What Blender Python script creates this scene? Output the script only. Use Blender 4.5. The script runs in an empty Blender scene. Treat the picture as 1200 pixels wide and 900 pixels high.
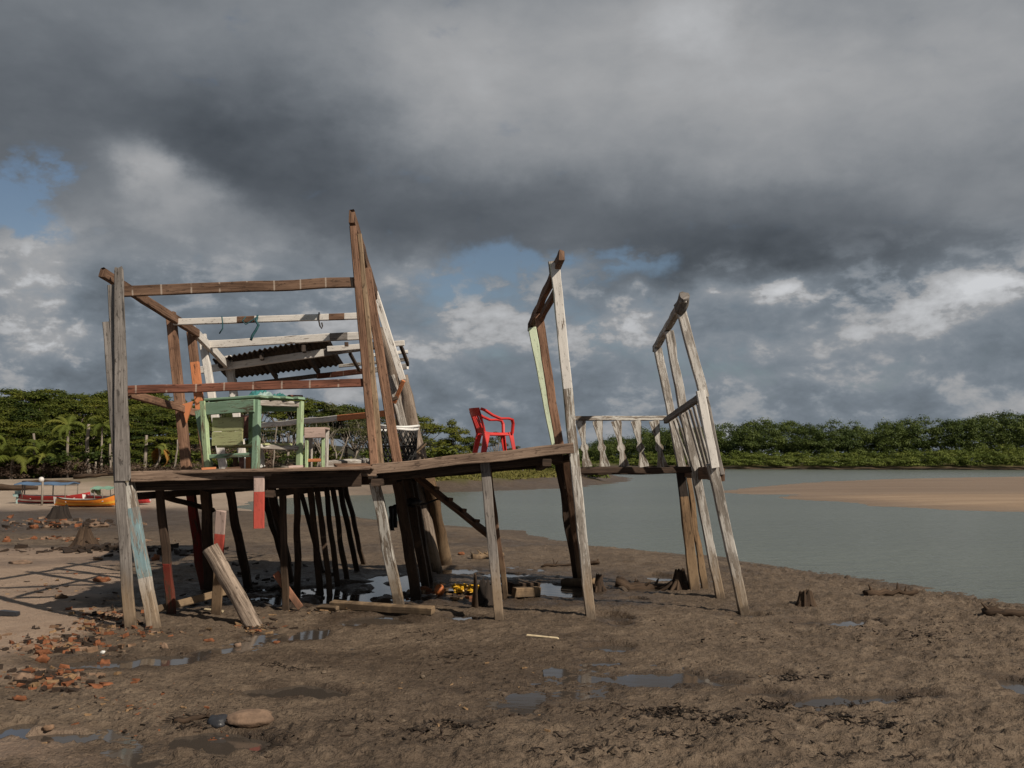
import bpy, math, random
import numpy as np
from mathutils import Vector, noise as mnoise

R = random.Random(7)
scene = bpy.context.scene
COL = scene.collection
F = 1167.0                       # focal length in pixels of a 1200 px wide picture
CAM_Z = 1.6
PITCH = math.atan(90.0 / F)      # horizon sits 90 px below the middle
UP = Vector((0, 0, 1))

# ---------------------------------------------------------------- camera geometry
_f = Vector((0, math.cos(PITCH), math.sin(PITCH)))
_u = Vector((0, -math.sin(PITCH), math.cos(PITCH)))

def ray(px, py):
    return Vector((1, 0, 0)) * ((px - 600) / F) + _f + _u * ((450 - py) / F)

def P(px, py, Y):
    d = ray(px, py)
    return Vector((0, 0, CAM_Z)) + d * (Y / d.y)

def G(px, py, z=0.0):
    d = ray(px, py)
    return Vector((0, 0, CAM_Z)) + d * ((z - CAM_Z) / d.z)

# ---------------------------------------------------------------- noise in numpy
_rng = np.random.default_rng(11)
_TAB = _rng.random((256, 256))

def vnoise(x, y):
    xi = np.floor(x).astype(int); yi = np.floor(y).astype(int)
    fx = x - xi; fy = y - yi
    fx = fx * fx * (3 - 2 * fx); fy = fy * fy * (3 - 2 * fy)
    a = _TAB[xi & 255, yi & 255]; b = _TAB[(xi + 1) & 255, yi & 255]
    c = _TAB[xi & 255, (yi + 1) & 255]; d = _TAB[(xi + 1) & 255, (yi + 1) & 255]
    return (a * (1 - fx) + b * fx) * (1 - fy) + (c * (1 - fx) + d * fx) * fy - 0.5

def fbm(x, y, octv=4, gain=0.5):
    s = 0; a = 1.0
    for i in range(octv):
        s = s + a * vnoise(x * 2 ** i + 17.3 * i, y * 2 ** i - 9.1 * i)
        a *= gain
    return s

def sstep(a, b, x):
    t = np.clip((x - a) / (b - a), 0, 1)
    return t * t * (3 - 2 * t)

def sdpoly(px, py, poly):
    """signed distance to a polygon, positive inside"""
    d2 = np.full(px.shape, 1e18); inside = np.zeros(px.shape, bool)
    n = len(poly)
    for i in range(n):
        ax, ay = poly[i]; bx, by = poly[(i + 1) % n]
        ex, ey = bx - ax, by - ay
        wx, wy = px - ax, py - ay
        t = np.clip((wx * ex + wy * ey) / (ex * ex + ey * ey + 1e-12), 0, 1)
        dx = wx - ex * t; dy = wy - ey * t
        d2 = np.minimum(d2, dx * dx + dy * dy)
        c = ((ay > py) != (by > py))
        if ay != by:
            inside ^= c & (px < (bx - ax) * (py - ay) / (by - ay) + ax)
    d = np.sqrt(d2)
    return np.where(inside, d, -d)

# ---------------------------------------------------------------- object helpers
ROOT = {}                        # where each thing's Empty stands

def tag(o, label=None, cat=None, group=None, kind=None):
    if label: o['label'] = label
    if cat: o['category'] = cat
    if group: o['group'] = group
    if kind: o['kind'] = kind
    return o

def thing(name, label, cat, loc, group=None, rot=0.0):
    o = bpy.data.objects.new(name, None); COL.objects.link(o)
    o.location = loc; o.rotation_euler = (0, 0, rot); o.empty_display_size = 0.2
    ROOT[o.name] = Vector(loc)
    return tag(o, label, cat, group)

def mesh_obj(name, verts, faces, mats, parent=None, mi=None, uvs=None, smooth=False, off=None):
    me = bpy.data.meshes.new(name)
    if off is not None:
        verts = [(v[0] - off[0], v[1] - off[1], v[2] - off[2]) for v in verts]
    me.from_pydata(verts, [], faces)
    for m in (mats if isinstance(mats, (list, tuple)) else [mats]):
        me.materials.append(m)
    if mi is not None: me.polygons.foreach_set('material_index', mi)
    if uvs is not None:
        l = me.uv_layers.new(name='UVMap')
        l.data.foreach_set('uv', np.asarray(uvs, dtype=np.float32).ravel())
    if smooth is not False:
        me.polygons.foreach_set('use_smooth', [True] * len(faces) if smooth is True else smooth)
    me.update()
    o = bpy.data.objects.new(name, me); COL.objects.link(o)
    if parent is not None:
        o.parent = parent
    return o

class MB:
    """collects shapes (in world coordinates) and links them as ONE mesh object"""
    def __init__(s):
        s.v = []; s.f = []; s.m = []; s.uv = []; s.sm = []
    def face(s, idx, uv, mi=0, sm=False):
        s.f.append(tuple(idx)); s.m.append(mi); s.uv.extend(uv); s.sm.append(sm)
    def rings(s, rings, us, vs, mis, closed=True, sm=False, capuv=0.1):
        base = len(s.v); n = len(rings[0])
        for r in rings: s.v.extend([tuple(p) for p in r])
        for i in range(len(rings) - 1):
            for k in range(n if closed else n - 1):
                k2 = (k + 1) % n
                a = base + i * n + k; b = base + i * n + k2
                s.face((a, b, b + n, a + n),
                       [(us[i], vs[k]), (us[i], vs[k + 1]), (us[i + 1], vs[k + 1]), (us[i + 1], vs[k])], mis[i], sm)
        if closed:
            for i, rev in ((0, True), (len(rings) - 1, False)):
                idx = [base + i * n + k for k in range(n)]
                if rev: idx.reverse()
                s.face(idx, [(us[i] + 0.02 * math.cos(6.28 * k / n), vs[0] + 0.02 * math.sin(6.28 * k / n)) for k in range(n)], mis[min(i, len(mis) - 1)])
    def board(s, p0, p1, w, t, n=(0, -1, 0), mats=((1.0, 0),), w1=None, jit=0.004, bow=0.0, rot=0.0, ragged=0.0, seg=None, seed=None, side=None):
        """a sawn board: w across its face, t thick, face towards n; mats = ((fraction, slot), ...) along it"""
        rr = random.Random(seed if seed is not None else R.random())
        p0 = Vector(p0); p1 = Vector(p1); ax = p1 - p0; L = ax.length; ax.normalize()
        n = Vector(n); n = (n - ax * n.dot(ax)).normalized(); sd = ax.cross(n).normalized()
        w1 = w if w1 is None else w1
        cuts = sorted(set([0.0, 1.0] + [c for c, _ in mats if 0 < c < 1]))
        N = seg or max(3, int(L / 0.16))
        ts = sorted(set([round(i / N, 5) for i in range(N + 1)] + cuts))
        ph = rr.random() * 100
        rings = []; c0 = min(0.007, 0.22 * t, 0.2 * w)
        for t_ in ts:
            ww = w + (w1 - w) * t_
            q = ph + t_ * L * 2.2
            wob = Vector((mnoise.noise((q, 0, 0)), mnoise.noise((q, 5, 0)), mnoise.noise((q, 9, 0)))) * jit * 1.6
            c = p0 + ax * (L * t_) + wob + sd * (bow * 4 * t_ * (1 - t_))
            hw = ww / 2; ht = t / 2
            lo = hi = 0
            if rot:
                lo = max(0, mnoise.noise((q * 1.7, 31, 0)) - 0.25) * rot * ww
                hi = max(0, mnoise.noise((q * 1.7, 47, 0)) - 0.25) * rot * ww
            pts = [(-hw + lo, -ht + c0), (-hw + lo + c0, -ht), (hw - hi - c0, -ht), (hw - hi, -ht + c0), (hw - hi, ht - c0), (hw - hi - c0, ht), (-hw + lo + c0, ht), (-hw + lo, ht - c0)]
            ring = []
            for (a, b) in pts:
                j = Vector((rr.uniform(-1, 1), rr.uniform(-1, 1), rr.uniform(-1, 1))) * jit * 0.25
                e = 0
                if ragged and t_ in (0.0, 1.0): e = rr.uniform(-1, 0.3) * ragged * (1 if t_ else -1)
                ring.append(c + sd * a + n * b + ax * e + j)
            rings.append(ring)
        u0 = rr.random() * 40; v0 = rr.random() * 40
        us = [u0 + L * t_ for t_ in ts]
        per = [0, c0, w - c0, w, w + t - c0, w + t, 2 * w + t - c0, 2 * w + t, 2 * w + 2 * t]
        vs = [v0 + q for q in per]
        mis = []
        for i in range(len(ts) - 1):
            tm = (ts[i] + ts[i + 1]) / 2
            mis.append(next((m for c, m in mats if tm <= c), mats[-1][1]))
        f0 = len(s.m); s.rings(rings, us, vs, mis)
        if side:        # another paint on one narrow side, down to a fraction of the length
            k_, mi_, fr = side
            for i in range(len(rings) - 1):
                if ts[i] < fr: s.m[f0 + i * 8 + k_] = mi_
        return s
    def tube(s, pts, rad, sides=8, mi=0, jit=0.0, sm=True, mats=None):
        pts = [Vector(p) for p in pts]
        if not isinstance(rad, (list, tuple)): rad = [rad] * len(pts)
        rings = []; us = [R.random() * 30]
        t0 = (pts[1] - pts[0]).normalized()
        ref = Vector((0, 0, 1)) if abs(t0.z) < 0.9 else Vector((1, 0, 0))
        a = t0.cross(ref).normalized()
        ph = R.random() * 50
        for i, p in enumerate(pts):
            t = (pts[min(i + 1, len(pts) - 1)] - pts[max(i - 1, 0)]).normalized()
            a = (a - t * a.dot(t)).normalized(); b = t.cross(a)
            ring = []
            for k in range(sides):
                an = 2 * math.pi * k / sides
                rr = rad[i] * (1 + (jit * mnoise.noise((ph + 1.3 * math.cos(an), 1.3 * math.sin(an), i * 0.35)) if jit else 0))
                ring.append(p + a * math.cos(an) * rr + b * math.sin(an) * rr)
            rings.append(ring)
            if i: us.append(us[-1] + (pts[i] - pts[i - 1]).length)
        v0 = R.random() * 30; r0 = max(rad)
        vs = [v0 + 2 * math.pi * r0 * k / sides for k in range(sides + 1)]
        s.rings(rings, us, vs, mats or [mi] * (len(pts) - 1), sm=sm)
        return s
    def box(s, c, size, rot=None, mi=0, jit=0.0):
        c = Vector(c); from mathutils import Matrix
        M = rot if rot is not None else Matrix.Identity(3)
        b = len(s.v); u0 = R.random() * 20
        for z in (-.5, .5):
            for y in (-.5, .5):
                for x in (-.5, .5):
                    p = Vector((x * size[0], y * size[1], z * size[2]))
                    if jit: p += Vector((R.uniform(-1, 1), R.uniform(-1, 1), R.uniform(-1, 1))) * jit
                    s.v.append(tuple(c + M @ p))
        for q in ((0, 2, 3, 1), (4, 5, 7, 6), (0, 1, 5, 4), (2, 6, 7, 3), (0, 4, 6, 2), (1, 3, 7, 5)):
            s.face([b + i for i in q], [(u0, u0), (u0 + .2, u0), (u0 + .2, u0 + .1), (u0, u0 + .1)], mi)
        return s
    def blob(s, c, r, mi=0, seg=10, ring=7, jit=0.25, freq=1.6, sm=True):
        """a lumpy closed stone or clod"""
        c = Vector(c); b = len(s.v); ph = R.random() * 90
        r = Vector(r) if not isinstance(r, (int, float)) else Vector((r, r, r))
        for i in range(ring + 1):
            th = math.pi * i / ring
            for k in range(seg):
                an = 2 * math.pi * k / seg
                d = Vector((math.sin(th) * math.cos(an), math.sin(th) * math.sin(an), math.cos(th)))
                q = 1 + jit * mnoise.noise(d * freq + Vector((ph, 0, 0)))
                s.v.append((c.x + d.x * r.x * q, c.y + d.y * r.y * q, c.z + d.z * r.z * q))
        for i in range(ring):
            for k in range(seg):
                k2 = (k + 1) % seg
                a1 = b + i * seg + k; a2 = b + i * seg + k2
                s.face((a1, a1 + seg, a2 + seg, a2), [(k / seg, i / ring)] * 4, mi, sm)
        return s
    def build(s, name, mats, parent=None, off=None):
        if parent is not None and off is None:
            q = parent
            while q.parent is not None: q = q.parent
            off = ROOT[q.name]
        return mesh_obj(name, s.v, s.f, mats, parent, s.m, s.uv, s.sm, off)

def single(name, mb, mats, label, cat, loc, group=None):
    """a thing that is one mesh, its origin at loc"""
    o = mb.build(name, mats, None, Vector(loc)); o.location = loc
    return tag(o, label, cat, group)

# ---------------------------------------------------------------- node helpers
class E:
    """a float socket with arithmetic that makes Math nodes"""
    def __init__(s, nt, sock): s.nt = nt; s.k = sock
    def _op(s, op, *o):
        n = s.nt.nodes.new('ShaderNodeMath'); n.operation = op
        for i, a in enumerate((s,) + o):
            if isinstance(a, E): s.nt.links.new(a.k, n.inputs[i])
            else: n.inputs[i].default_value = a
        return E(s.nt, n.outputs[0])
    def __add__(s, o): return s._op('ADD', o)
    __radd__ = __add__
    def __sub__(s, o): return s._op('SUBTRACT', o)
    def __rsub__(s, o): return (s * -1.0) + o
    def __mul__(s, o): return s._op('MULTIPLY', o)
    __rmul__ = __mul__
    def __truediv__(s, o): return s._op('DIVIDE', o)
    def pow(s, o): return s._op('POWER', o)
    def exp(s): return s._op('EXPONENT')
    def clamp(s): return s._op('MAXIMUM', 0.0)._op('MINIMUM', 1.0)
    def max(s, o): return s._op('MAXIMUM', o)
    def min(s, o): return s._op('MINIMUM', o)
    def step(s, a, b):
        n = s.nt.nodes.new('ShaderNodeMapRange'); n.interpolation_type = 'SMOOTHSTEP'
        s.nt.links.new(s.k, n.inputs[0]); n.inputs[1].default_value = a; n.inputs[2].default_value = b
        return E(s.nt, n.outputs[0])

class NT:
    def __init__(s, nt): s.nt = nt
    def new(s, t, **kw):
        n = s.nt.nodes.new(t)
        for k, v in kw.items(): setattr(n, k, v)
        return n
    def link(s, a, b): s.nt.links.new(a.k if isinstance(a, E) else a, b)
    def noise(s, vec, scale, detail=4, rough=0.5, dist=0.0, dim='3D'):
        n = s.new('ShaderNodeTexNoise'); n.noise_dimensions = dim
        n.inputs['Scale'].default_value = scale; n.inputs['Detail'].default_value = detail
        n.inputs['Roughness'].default_value = rough; n.inputs['Distortion'].default_value = dist
        if vec is not None: s.link(vec, n.inputs['Vector'])
        return E(s.nt, n.outputs['Fac'])
    def scale(s, vec, sc, loc=(0, 0, 0)):
        n = s.new('ShaderNodeMapping'); s.link(vec, n.inputs[0])
        n.inputs['Scale'].default_value = sc; n.inputs['Location'].default_value = loc
        return n.outputs[0]
    def mix(s, fac, a, b):
        n = s.new('ShaderNodeMix', data_type='RGBA')
        if isinstance(fac, E): s.link(fac, n.inputs[0])
        else: n.inputs[0].default_value = fac
        for sock, c in ((n.inputs[6], a), (n.inputs[7], b)):
            if isinstance(c, tuple): sock.default_value = (*c[:3], 1)
            else: s.link(c, sock)
        return n.outputs[2]
    def ramp(s, fac, stops):
        n = s.new('ShaderNodeValToRGB'); s.link(fac, n.inputs[0])
        el = n.color_ramp.elements
        while len(el) < len(stops): el.new(0.5)
        for e, (p, c) in zip(el, stops): e.position = p; e.color = (*c, 1)
        return n.outputs[0]
    def attr(s, name):
        n = s.new('ShaderNodeAttribute', attribute_name=name)
        return E(s.nt, n.outputs['Fac'])
    def bump(s, h, strength=0.5, dist=0.01, normal=None):
        n = s.new('ShaderNodeBump'); n.inputs['Strength'].default_value = strength
        n.inputs['Distance'].default_value = dist; s.link(h, n.inputs['Height'])
        if normal is not None: s.link(normal, n.inputs['Normal'])
        return n.outputs[0]

def new_mat(name):
    m = bpy.data.materials.new(name); m.use_nodes = True
    t = NT(m.node_tree); b = m.node_tree.nodes['Principled BSDF']
    return m, t, b

def srgb(r, g, b):
    f = lambda c: (c / 255 / 12.92) if c / 255 <= 0.04045 else ((c / 255 + 0.055) / 1.055) ** 2.4
    return (f(r), f(g), f(b))
# ================================================================ materials
def wood(name, dark, light, paint=None, cover=0.6, under=None, rough=0.85, bands=False, paint2=None, stain=1.0, tide=True):
    """sawn timber: grain along the board, stains, and paint that has flaked off in patches"""
    m, t, b = new_mat(name)
    uv = t.new('ShaderNodeUVMap').outputs[0]
    grain = t.noise(t.scale(uv, (2.0, 62, 1)), 1.0, 7, 0.68, 0.3, '2D')
    fine = t.noise(t.scale(uv, (5, 210, 1), (2, 8, 0)), 1.0, 4, 0.7, 0.1, '2D')
    crack = t.noise(t.scale(uv, (0.9, 34, 1), (6, 1, 0)), 1.0, 4, 0.55, 0.2, '2D')
    blot = t.noise(t.scale(uv, (1.6, 7, 1), (3, 7, 0)), 1.0, 4, 0.55, 0, '2D')
    spots = t.noise(t.scale(uv, (9, 26, 1), (9, 2, 0)), 1.0, 3, 0.6, 0, '2D')
    g = (grain * 0.85 + blot * 0.65 + fine * 0.35 - 0.42)
    col = t.ramp(g, [(0.30, dark), (0.52, tuple((a + c) / 2 for a, c in zip(dark, light))), (0.72, light)])
    col = t.mix((spots.step(0.60, 0.72) * 0.65 * stain).clamp(), col, tuple(c * 0.35 for c in dark))
    col = t.mix(crack.step(0.30, 0.24) * 0.8, col, tuple(c * 0.25 for c in dark))
    col = t.mix(crack.step(0.66, 0.74) * 0.35, col, tuple(min(1, c * 1.35) for c in light))
    h = grain * 0.6 + crack.step(0.22, 0.34) * 0.5 + fine * 0.3
    if bands:
        # thin pale lime lines left where boards were nailed across
        w = t.new('ShaderNodeTexWave'); w.wave_type = 'BANDS'; w.bands_direction = 'X'
        w.inputs['Scale'].default_value = 1.15; w.inputs['Distortion'].default_value = 2.5; w.inputs['Detail Scale'].default_value = 0.35
        t.link(uv, w.inputs[0])
        col = t.mix((E(t.nt, w.outputs['Fac']).step(0.985, 1.0) * 0.55 * blot.step(0.36, 0.52)), col, (0.42, 0.36, 0.30))
    if paint is not None:
        pn = t.noise(t.scale(uv, (4.2, 40, 1), (1, 5, 0)), 1.0, 8, 0.70, 0.3, '2D') * 0.62 + blot * 0.38
        k = 0.5 + (0.5 - cover) * 0.42
        mask = pn.step(k - 0.025, k + 0.025)
        dirt = t.noise(t.scale(uv, (2.5, 18, 1), (4, 4, 0)), 1.0, 5, 0.6, 0, '2D')
        pc = t.mix((dirt.step(0.45, 0.75) * 0.55), paint, paint2 or tuple(c * 0.55 for c in paint))
        col = t.mix(mask, col, pc)
        h = h * 0.6 + mask * 0.35
    # mud left by the tide on whatever stands in the flat
    ps = t.new('ShaderNodeNewGeometry').outputs['Position']; sx = t.new('ShaderNodeSeparateXYZ'); t.link(ps, sx.inputs[0])
    zz = E(t.nt, sx.outputs[2]) + (t.noise(t.scale(ps, (7, 7, 2.2)), 1.0, 4, 0.6) - 0.5) * 0.55
    tide_m = (zz.step(0.62, 0.20) * zz.step(-0.35, -0.30))
    yl = sum(light) / 3
    tc_ = (0.235, 0.165, 0.10) if yl > 0.12 else (0.105, 0.068, 0.040)
    if tide: col = t.mix(tide_m * (0.72 if yl > 0.12 else 0.4), col, tc_)
    if tide: col = t.mix(zz.step(0.16, 0.03) * zz.step(-0.35, -0.30) * 0.65, col, (0.050, 0.036, 0.026))
    # small spots of grime, nail rust and scuffing
    sc = t.noise(t.scale(uv, (14, 40, 1), (5, 5, 0)), 1.0, 5, 0.7, 0, '2D')
    col = t.mix(sc.step(0.60, 0.68) * 0.45, col, (0.035, 0.022, 0.015))
    t.link(col, b.inputs['Base Color'])
    b.inputs['Roughness'].default_value = rough
    b.inputs['Specular IOR Level'].default_value = 0.25
    t.link(t.bump(h, 0.7, 0.006), b.inputs['Normal'])
    return m

GREYD, GREYL = (0.085, 0.075, 0.068), (0.27, 0.245, 0.225)
BRND, BRNL = (0.055, 0.030, 0.018), (0.21, 0.125, 0.082)
TAND, TANL = (0.10, 0.068, 0.042), (0.30, 0.215, 0.14)
M = {}
M['grey'] = wood('weathered_grey_timber', GREYD, GREYL)
M['brown'] = wood('brown_timber', BRND, BRNL)
M['brown_band'] = wood('brown_timber_with_batten_marks', BRND, (0.17, 0.105, 0.07), bands=True)
M['redbrown'] = wood('red_brown_timber', (0.06, 0.024, 0.015), (0.21, 0.085, 0.055), bands=True)
M['post_brown'] = wood('orange_brown_post', (0.085, 0.045, 0.028), (0.31, 0.18, 0.118))
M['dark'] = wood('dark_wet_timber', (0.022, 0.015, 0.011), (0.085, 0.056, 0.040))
M['darkred'] = wood('dark_timber_with_red_paint', (0.03, 0.017, 0.012), (0.10, 0.055, 0.04), (0.16, 0.02, 0.015), 0.55)
M['tan'] = wood('tan_timber', TAND, TANL)
M['white'] = wood('timber_with_flaking_white_paint', (0.12, 0.09, 0.07), (0.33, 0.28, 0.24), (0.62, 0.59, 0.55), 0.78)
M['worn_white'] = wood('timber_with_worn_white_paint', (0.11, 0.085, 0.065), (0.31, 0.265, 0.22), (0.52, 0.50, 0.46), 0.5)
M['chalk'] = wood('grey_white_timber', (0.16, 0.14, 0.12), (0.40, 0.36, 0.32), (0.50, 0.475, 0.44), 0.45)
M['palegreen'] = wood('timber_with_pale_green_paint', (0.14, 0.12, 0.09), (0.33, 0.31, 0.24), (0.56, 0.64, 0.47), 0.92)
M['blue'] = wood('timber_with_blue_paint', (0.12, 0.11, 0.10), (0.33, 0.31, 0.28), (0.19, 0.285, 0.31), 0.5)
M['orange'] = wood('timber_with_orange_paint', (0.13, 0.055, 0.03), (0.34, 0.17, 0.10), (0.52, 0.20, 0.09), 0.82)
M['red'] = wood('timber_with_red_paint', (0.12, 0.05, 0.04), (0.30, 0.16, 0.12), (0.43, 0.075, 0.055), 0.86)
M['pink'] = wood('timber_with_pinkish_paint', (0.13, 0.09, 0.08), (0.34, 0.26, 0.22), (0.44, 0.33, 0.29), 0.7)
M['green'] = wood('timber_with_green_paint', (0.10, 0.09, 0.06), (0.26, 0.25, 0.17), (0.225, 0.345, 0.245), 0.66, paint2=(0.14, 0.235, 0.14))
M['lightgreen'] = wood('timber_with_light_green_paint', (0.14, 0.11, 0.07), (0.32, 0.28, 0.19), (0.36, 0.47, 0.28), 0.7)
M['boardgreen'] = wood('board_with_yellow_green_paint', (0.16, 0.13, 0.07), (0.33, 0.27, 0.15), (0.42, 0.44, 0.23), 0.66)
M['roofdark'] = wood('dark_rusted_fibre_sheet', (0.030, 0.024, 0.021), (0.085, 0.066, 0.056), rough=0.9)
M['log'] = wood('pale_cracked_log', (0.06, 0.042, 0.03), (0.40, 0.32, 0.255), tide=False)
M['trunk'] = wood('pale_bare_trunk', (0.11, 0.08, 0.06), (0.34, 0.28, 0.23))
M['trunk_mud'] = wood('mud_stained_trunk', (0.060, 0.038, 0.022), (0.25, 0.16, 0.09))
M['blackwood'] = wood('black_rotten_wood', (0.010, 0.008, 0.007), (0.038, 0.028, 0.022), tide=False)
M['stump'] = wood('dark_rotten_stump', (0.022, 0.014, 0.010), (0.090, 0.058, 0.036), tide=False)
M['deckwood'] = wood('worn_deck_timber', (0.075, 0.048, 0.034), (0.30, 0.215, 0.16))
M['deck_band'] = wood('worn_deck_timber_with_nail_marks', (0.075, 0.048, 0.034), (0.28, 0.20, 0.15), bands=True)
M['bark'] = wood('grey_bark', (0.06, 0.047, 0.036), (0.20, 0.165, 0.135), tide=False)
M['palebark'] = wood('pale_dead_bark', (0.12, 0.10, 0.08), (0.33, 0.285, 0.24), tide=False)

def plain(name, col, rough=0.5, var=0.25, scale=14, spec=0.5, bump=0.0):
    m, t, b = new_mat(name)
    tc = t.new('ShaderNodeTexCoord').outputs['Object']
    n = t.noise(tc, scale, 5, 0.6)
    t.link(t.mix(n.step(0.35, 0.7) * 1.0, col, tuple(c * (1 - var) for c in col)), b.inputs['Base Color'])
    b.inputs['Roughness'].default_value = rough; b.inputs['Specular IOR Level'].default_value = spec
    if bump: t.link(t.bump(t.noise(tc, scale * 3, 4), bump, 0.01), b.inputs['Normal'])
    return m

M['plastic'] = plain('red_plastic', (0.60, 0.026, 0.022), 0.42, 0.38, 6)
M['teal'] = plain('teal_cloth', (0.04, 0.20, 0.20), 0.8, 0.5, 20)
M['paleteal'] = plain('pale_teal_cloth', (0.33, 0.46, 0.44), 0.85, 0.4, 20)
M['pinkcloth'] = plain('faded_pink_cloth', (0.34, 0.17, 0.14), 0.9, 0.75, 16)
M['blackrag'] = plain('black_plastic_rag', (0.012, 0.012, 0.013), 0.45, 0.3, 20)
M['net'] = plain('black_net_cord', (0.015, 0.015, 0.016), 0.7, 0.3, 30)
M['rimwhite'] = plain('white_plastic_rim', (0.70, 0.70, 0.68), 0.45, 0.15, 20)
M['rope'] = plain('dark_teal_rope', (0.02, 0.085, 0.10), 0.8, 0.4, 40)
M['iron'] = plain('rusty_iron', (0.035, 0.025, 0.02), 0.7, 0.4, 40)
M['brick'] = plain('broken_brick', (0.235, 0.092, 0.044), 0.9, 0.6, 11, 0.2, 0.5)
M['paleBrick'] = plain('pale_rubble', (0.23, 0.145, 0.092), 0.9, 0.55, 12, 0.2, 0.5)
M['rock'] = plain('brown_rock', (0.24, 0.16, 0.11), 0.85, 0.5, 9, 0.3, 0.6)
M['darkrock'] = plain('dark_wet_rock', (0.035, 0.036, 0.042), 0.4, 0.4, 9, 0.5, 0.6)
M['yellow'] = plain('yellow_plastic_bag', (0.60, 0.34, 0.015), 0.5, 0.35, 14)
M['floatorange'] = plain('orange_float', (0.50, 0.15, 0.04), 0.55, 0.4, 14)
M['boatred'] = plain('boat_red_paint', (0.36, 0.022, 0.022), 0.45, 0.25, 2)
M['boatwhite'] = plain('boat_white_paint', (0.66, 0.63, 0.60), 0.5, 0.2, 2)
M['boatorange'] = plain('boat_orange_paint', (0.62, 0.19, 0.015), 0.45, 0.25, 2)
M['boatyellow'] = plain('boat_yellow_paint', (0.66, 0.34, 0.03), 0.45, 0.25, 2)
M['boatinside'] = plain('boat_grey_inside', (0.34, 0.32, 0.30), 0.7, 0.35, 2)
M['boatdark'] = plain('boat_dark_stripe', (0.05, 0.045, 0.04), 0.6, 0.3, 2)
M['bluesheet'] = plain('blue_canopy_sheet', (0.09, 0.16, 0.27), 0.7, 0.3, 3)
M['greensheet'] = plain('pale_green_canopy_sheet', (0.20, 0.36, 0.27), 0.7, 0.3, 3)
M['chip'] = plain('dark_wood_litter', (0.040, 0.026, 0.018), 0.8, 0.5, 30, 0.3)
M['chiptan'] = plain('tan_wood_litter', (0.27, 0.17, 0.09), 0.8, 0.5, 30, 0.3)
M['straw'] = plain('pale_straw', (0.50, 0.41, 0.27), 0.8, 0.3, 30, 0.3)
M['weed'] = plain('dark_sea_wrack', (0.022, 0.015, 0.010), 0.7, 0.5, 30, 0.3)

def foliage(name, c0, c1, c2, trans=0.25, hue=0.10):
    """leaves: each clump has its own tone (attribute 'tone'), each plant its own random shift"""
    m, t, b = new_mat(name)
    tone = t.attr('tone')
    oi = t.new('ShaderNodeObjectInfo')
    rnd = E(t.nt, oi.outputs['Random'])
    col = t.ramp((tone + (rnd - 0.5) * 0.5).clamp(), [(0.0, c0), (0.5, c1), (1.0, c2)])
    b.inputs['Roughness'].default_value = 0.6; b.inputs['Specular IOR Level'].default_value = 0.2
    t.link(col, b.inputs['Base Color'])
    tr = t.new('ShaderNodeBsdfTranslucent'); t.link(col, tr.inputs[0])
    mx = t.new('ShaderNodeMixShader'); mx.inputs[0].default_value = trans
    t.link(b.outputs[0], mx.inputs[1]); t.link(tr.outputs[0], mx.inputs[2])
    t.link(mx.outputs[0], t.nt.nodes['Material Output'].inputs[0])
    return m

M['leaf'] = foliage('broad_leaves', (0.024, 0.040, 0.007), (0.068, 0.086, 0.012), (0.135, 0.138, 0.020))
M['leafolive'] = foliage('olive_leaves', (0.032, 0.040, 0.015), (0.072, 0.078, 0.028), (0.12, 0.116, 0.045))
M['leaffar'] = foliage('far_wood_leaves', (0.028, 0.048, 0.013), (0.062, 0.088, 0.020), (0.105, 0.132, 0.030))
M['leafmangrove'] = foliage('mangrove_leaves', (0.055, 0.080, 0.014), (0.105, 0.135, 0.024), (0.155, 0.175, 0.038))
M['palmleaf'] = foliage('palm_fronds', (0.060, 0.082, 0.014), (0.110, 0.135, 0.024), (0.17, 0.175, 0.036))
M['deadfrond'] = foliage('dead_palm_fronds', (0.20, 0.085, 0.018), (0.32, 0.16, 0.035), (0.40, 0.24, 0.07))
M['brush'] = foliage('dry_brown_brush', (0.055, 0.037, 0.027), (0.105, 0.072, 0.052), (0.17, 0.12, 0.088), 0.1)
M['grass'] = foliage('bank_grass', (0.070, 0.075, 0.018), (0.125, 0.120, 0.030), (0.19, 0.165, 0.05), 0.15)

# ---- the ground: mud, sand and grass told apart by attributes of the terrain mesh
m, t, b = new_mat('mud_and_sand'); M['ground'] = m
geo = t.new('ShaderNodeNewGeometry').outputs['Position']
n1 = t.noise(geo, 0.55, 5, 0.6); n2 = t.noise(geo, 3.5, 6, 0.62); n3 = t.noise(geo, 24, 5, 0.65); n4 = t.noise(geo, 95, 3, 0.6)
sand = t.attr('sand'); wet = t.attr('wet'); grass = t.attr('grass'); bar = t.attr('bar'); wfl = t.attr('floor'); chn = t.attr('beach')
mud = t.ramp(n2 * 0.5 + n3 * 0.35 + n1 * 0.25 - 0.05, [(0.33, (0.058, 0.043, 0.031)), (0.5, (0.134, 0.099, 0.070)), (0.68, (0.215, 0.165, 0.119))])
spk = t.noise(t.scale(geo, (1, 0.55, 1)), 42, 3, 0.6)
spk2 = t.noise(geo, 11, 4, 0.65)
mud = t.mix((spk.step(0.56, 0.66) * 0.8 * spk2.step(0.42, 0.56)), mud, (0.028, 0.019, 0.014))
sandc = t.ramp(n2 * 0.6 + n3 * 0.4, [(0.3, (0.26, 0.185, 0.135)), (0.7, (0.38, 0.285, 0.215))])
beachc = t.ramp(n1 * 0.6 + n2 * 0.4, [(0.3, (0.32, 0.25, 0.19)), (0.7, (0.44, 0.355, 0.28))])
barc = t.ramp(t.noise(t.scale(geo, (0.06, 0.5, 1)), 1.0, 5, 0.6), [(0.3, (0.25, 0.175, 0.118)), (0.7, (0.40, 0.295, 0.205))])
grc = t.ramp(n2, [(0.3, (0.045, 0.045, 0.014)), (0.7, (0.11, 0.10, 0.03))])
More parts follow.
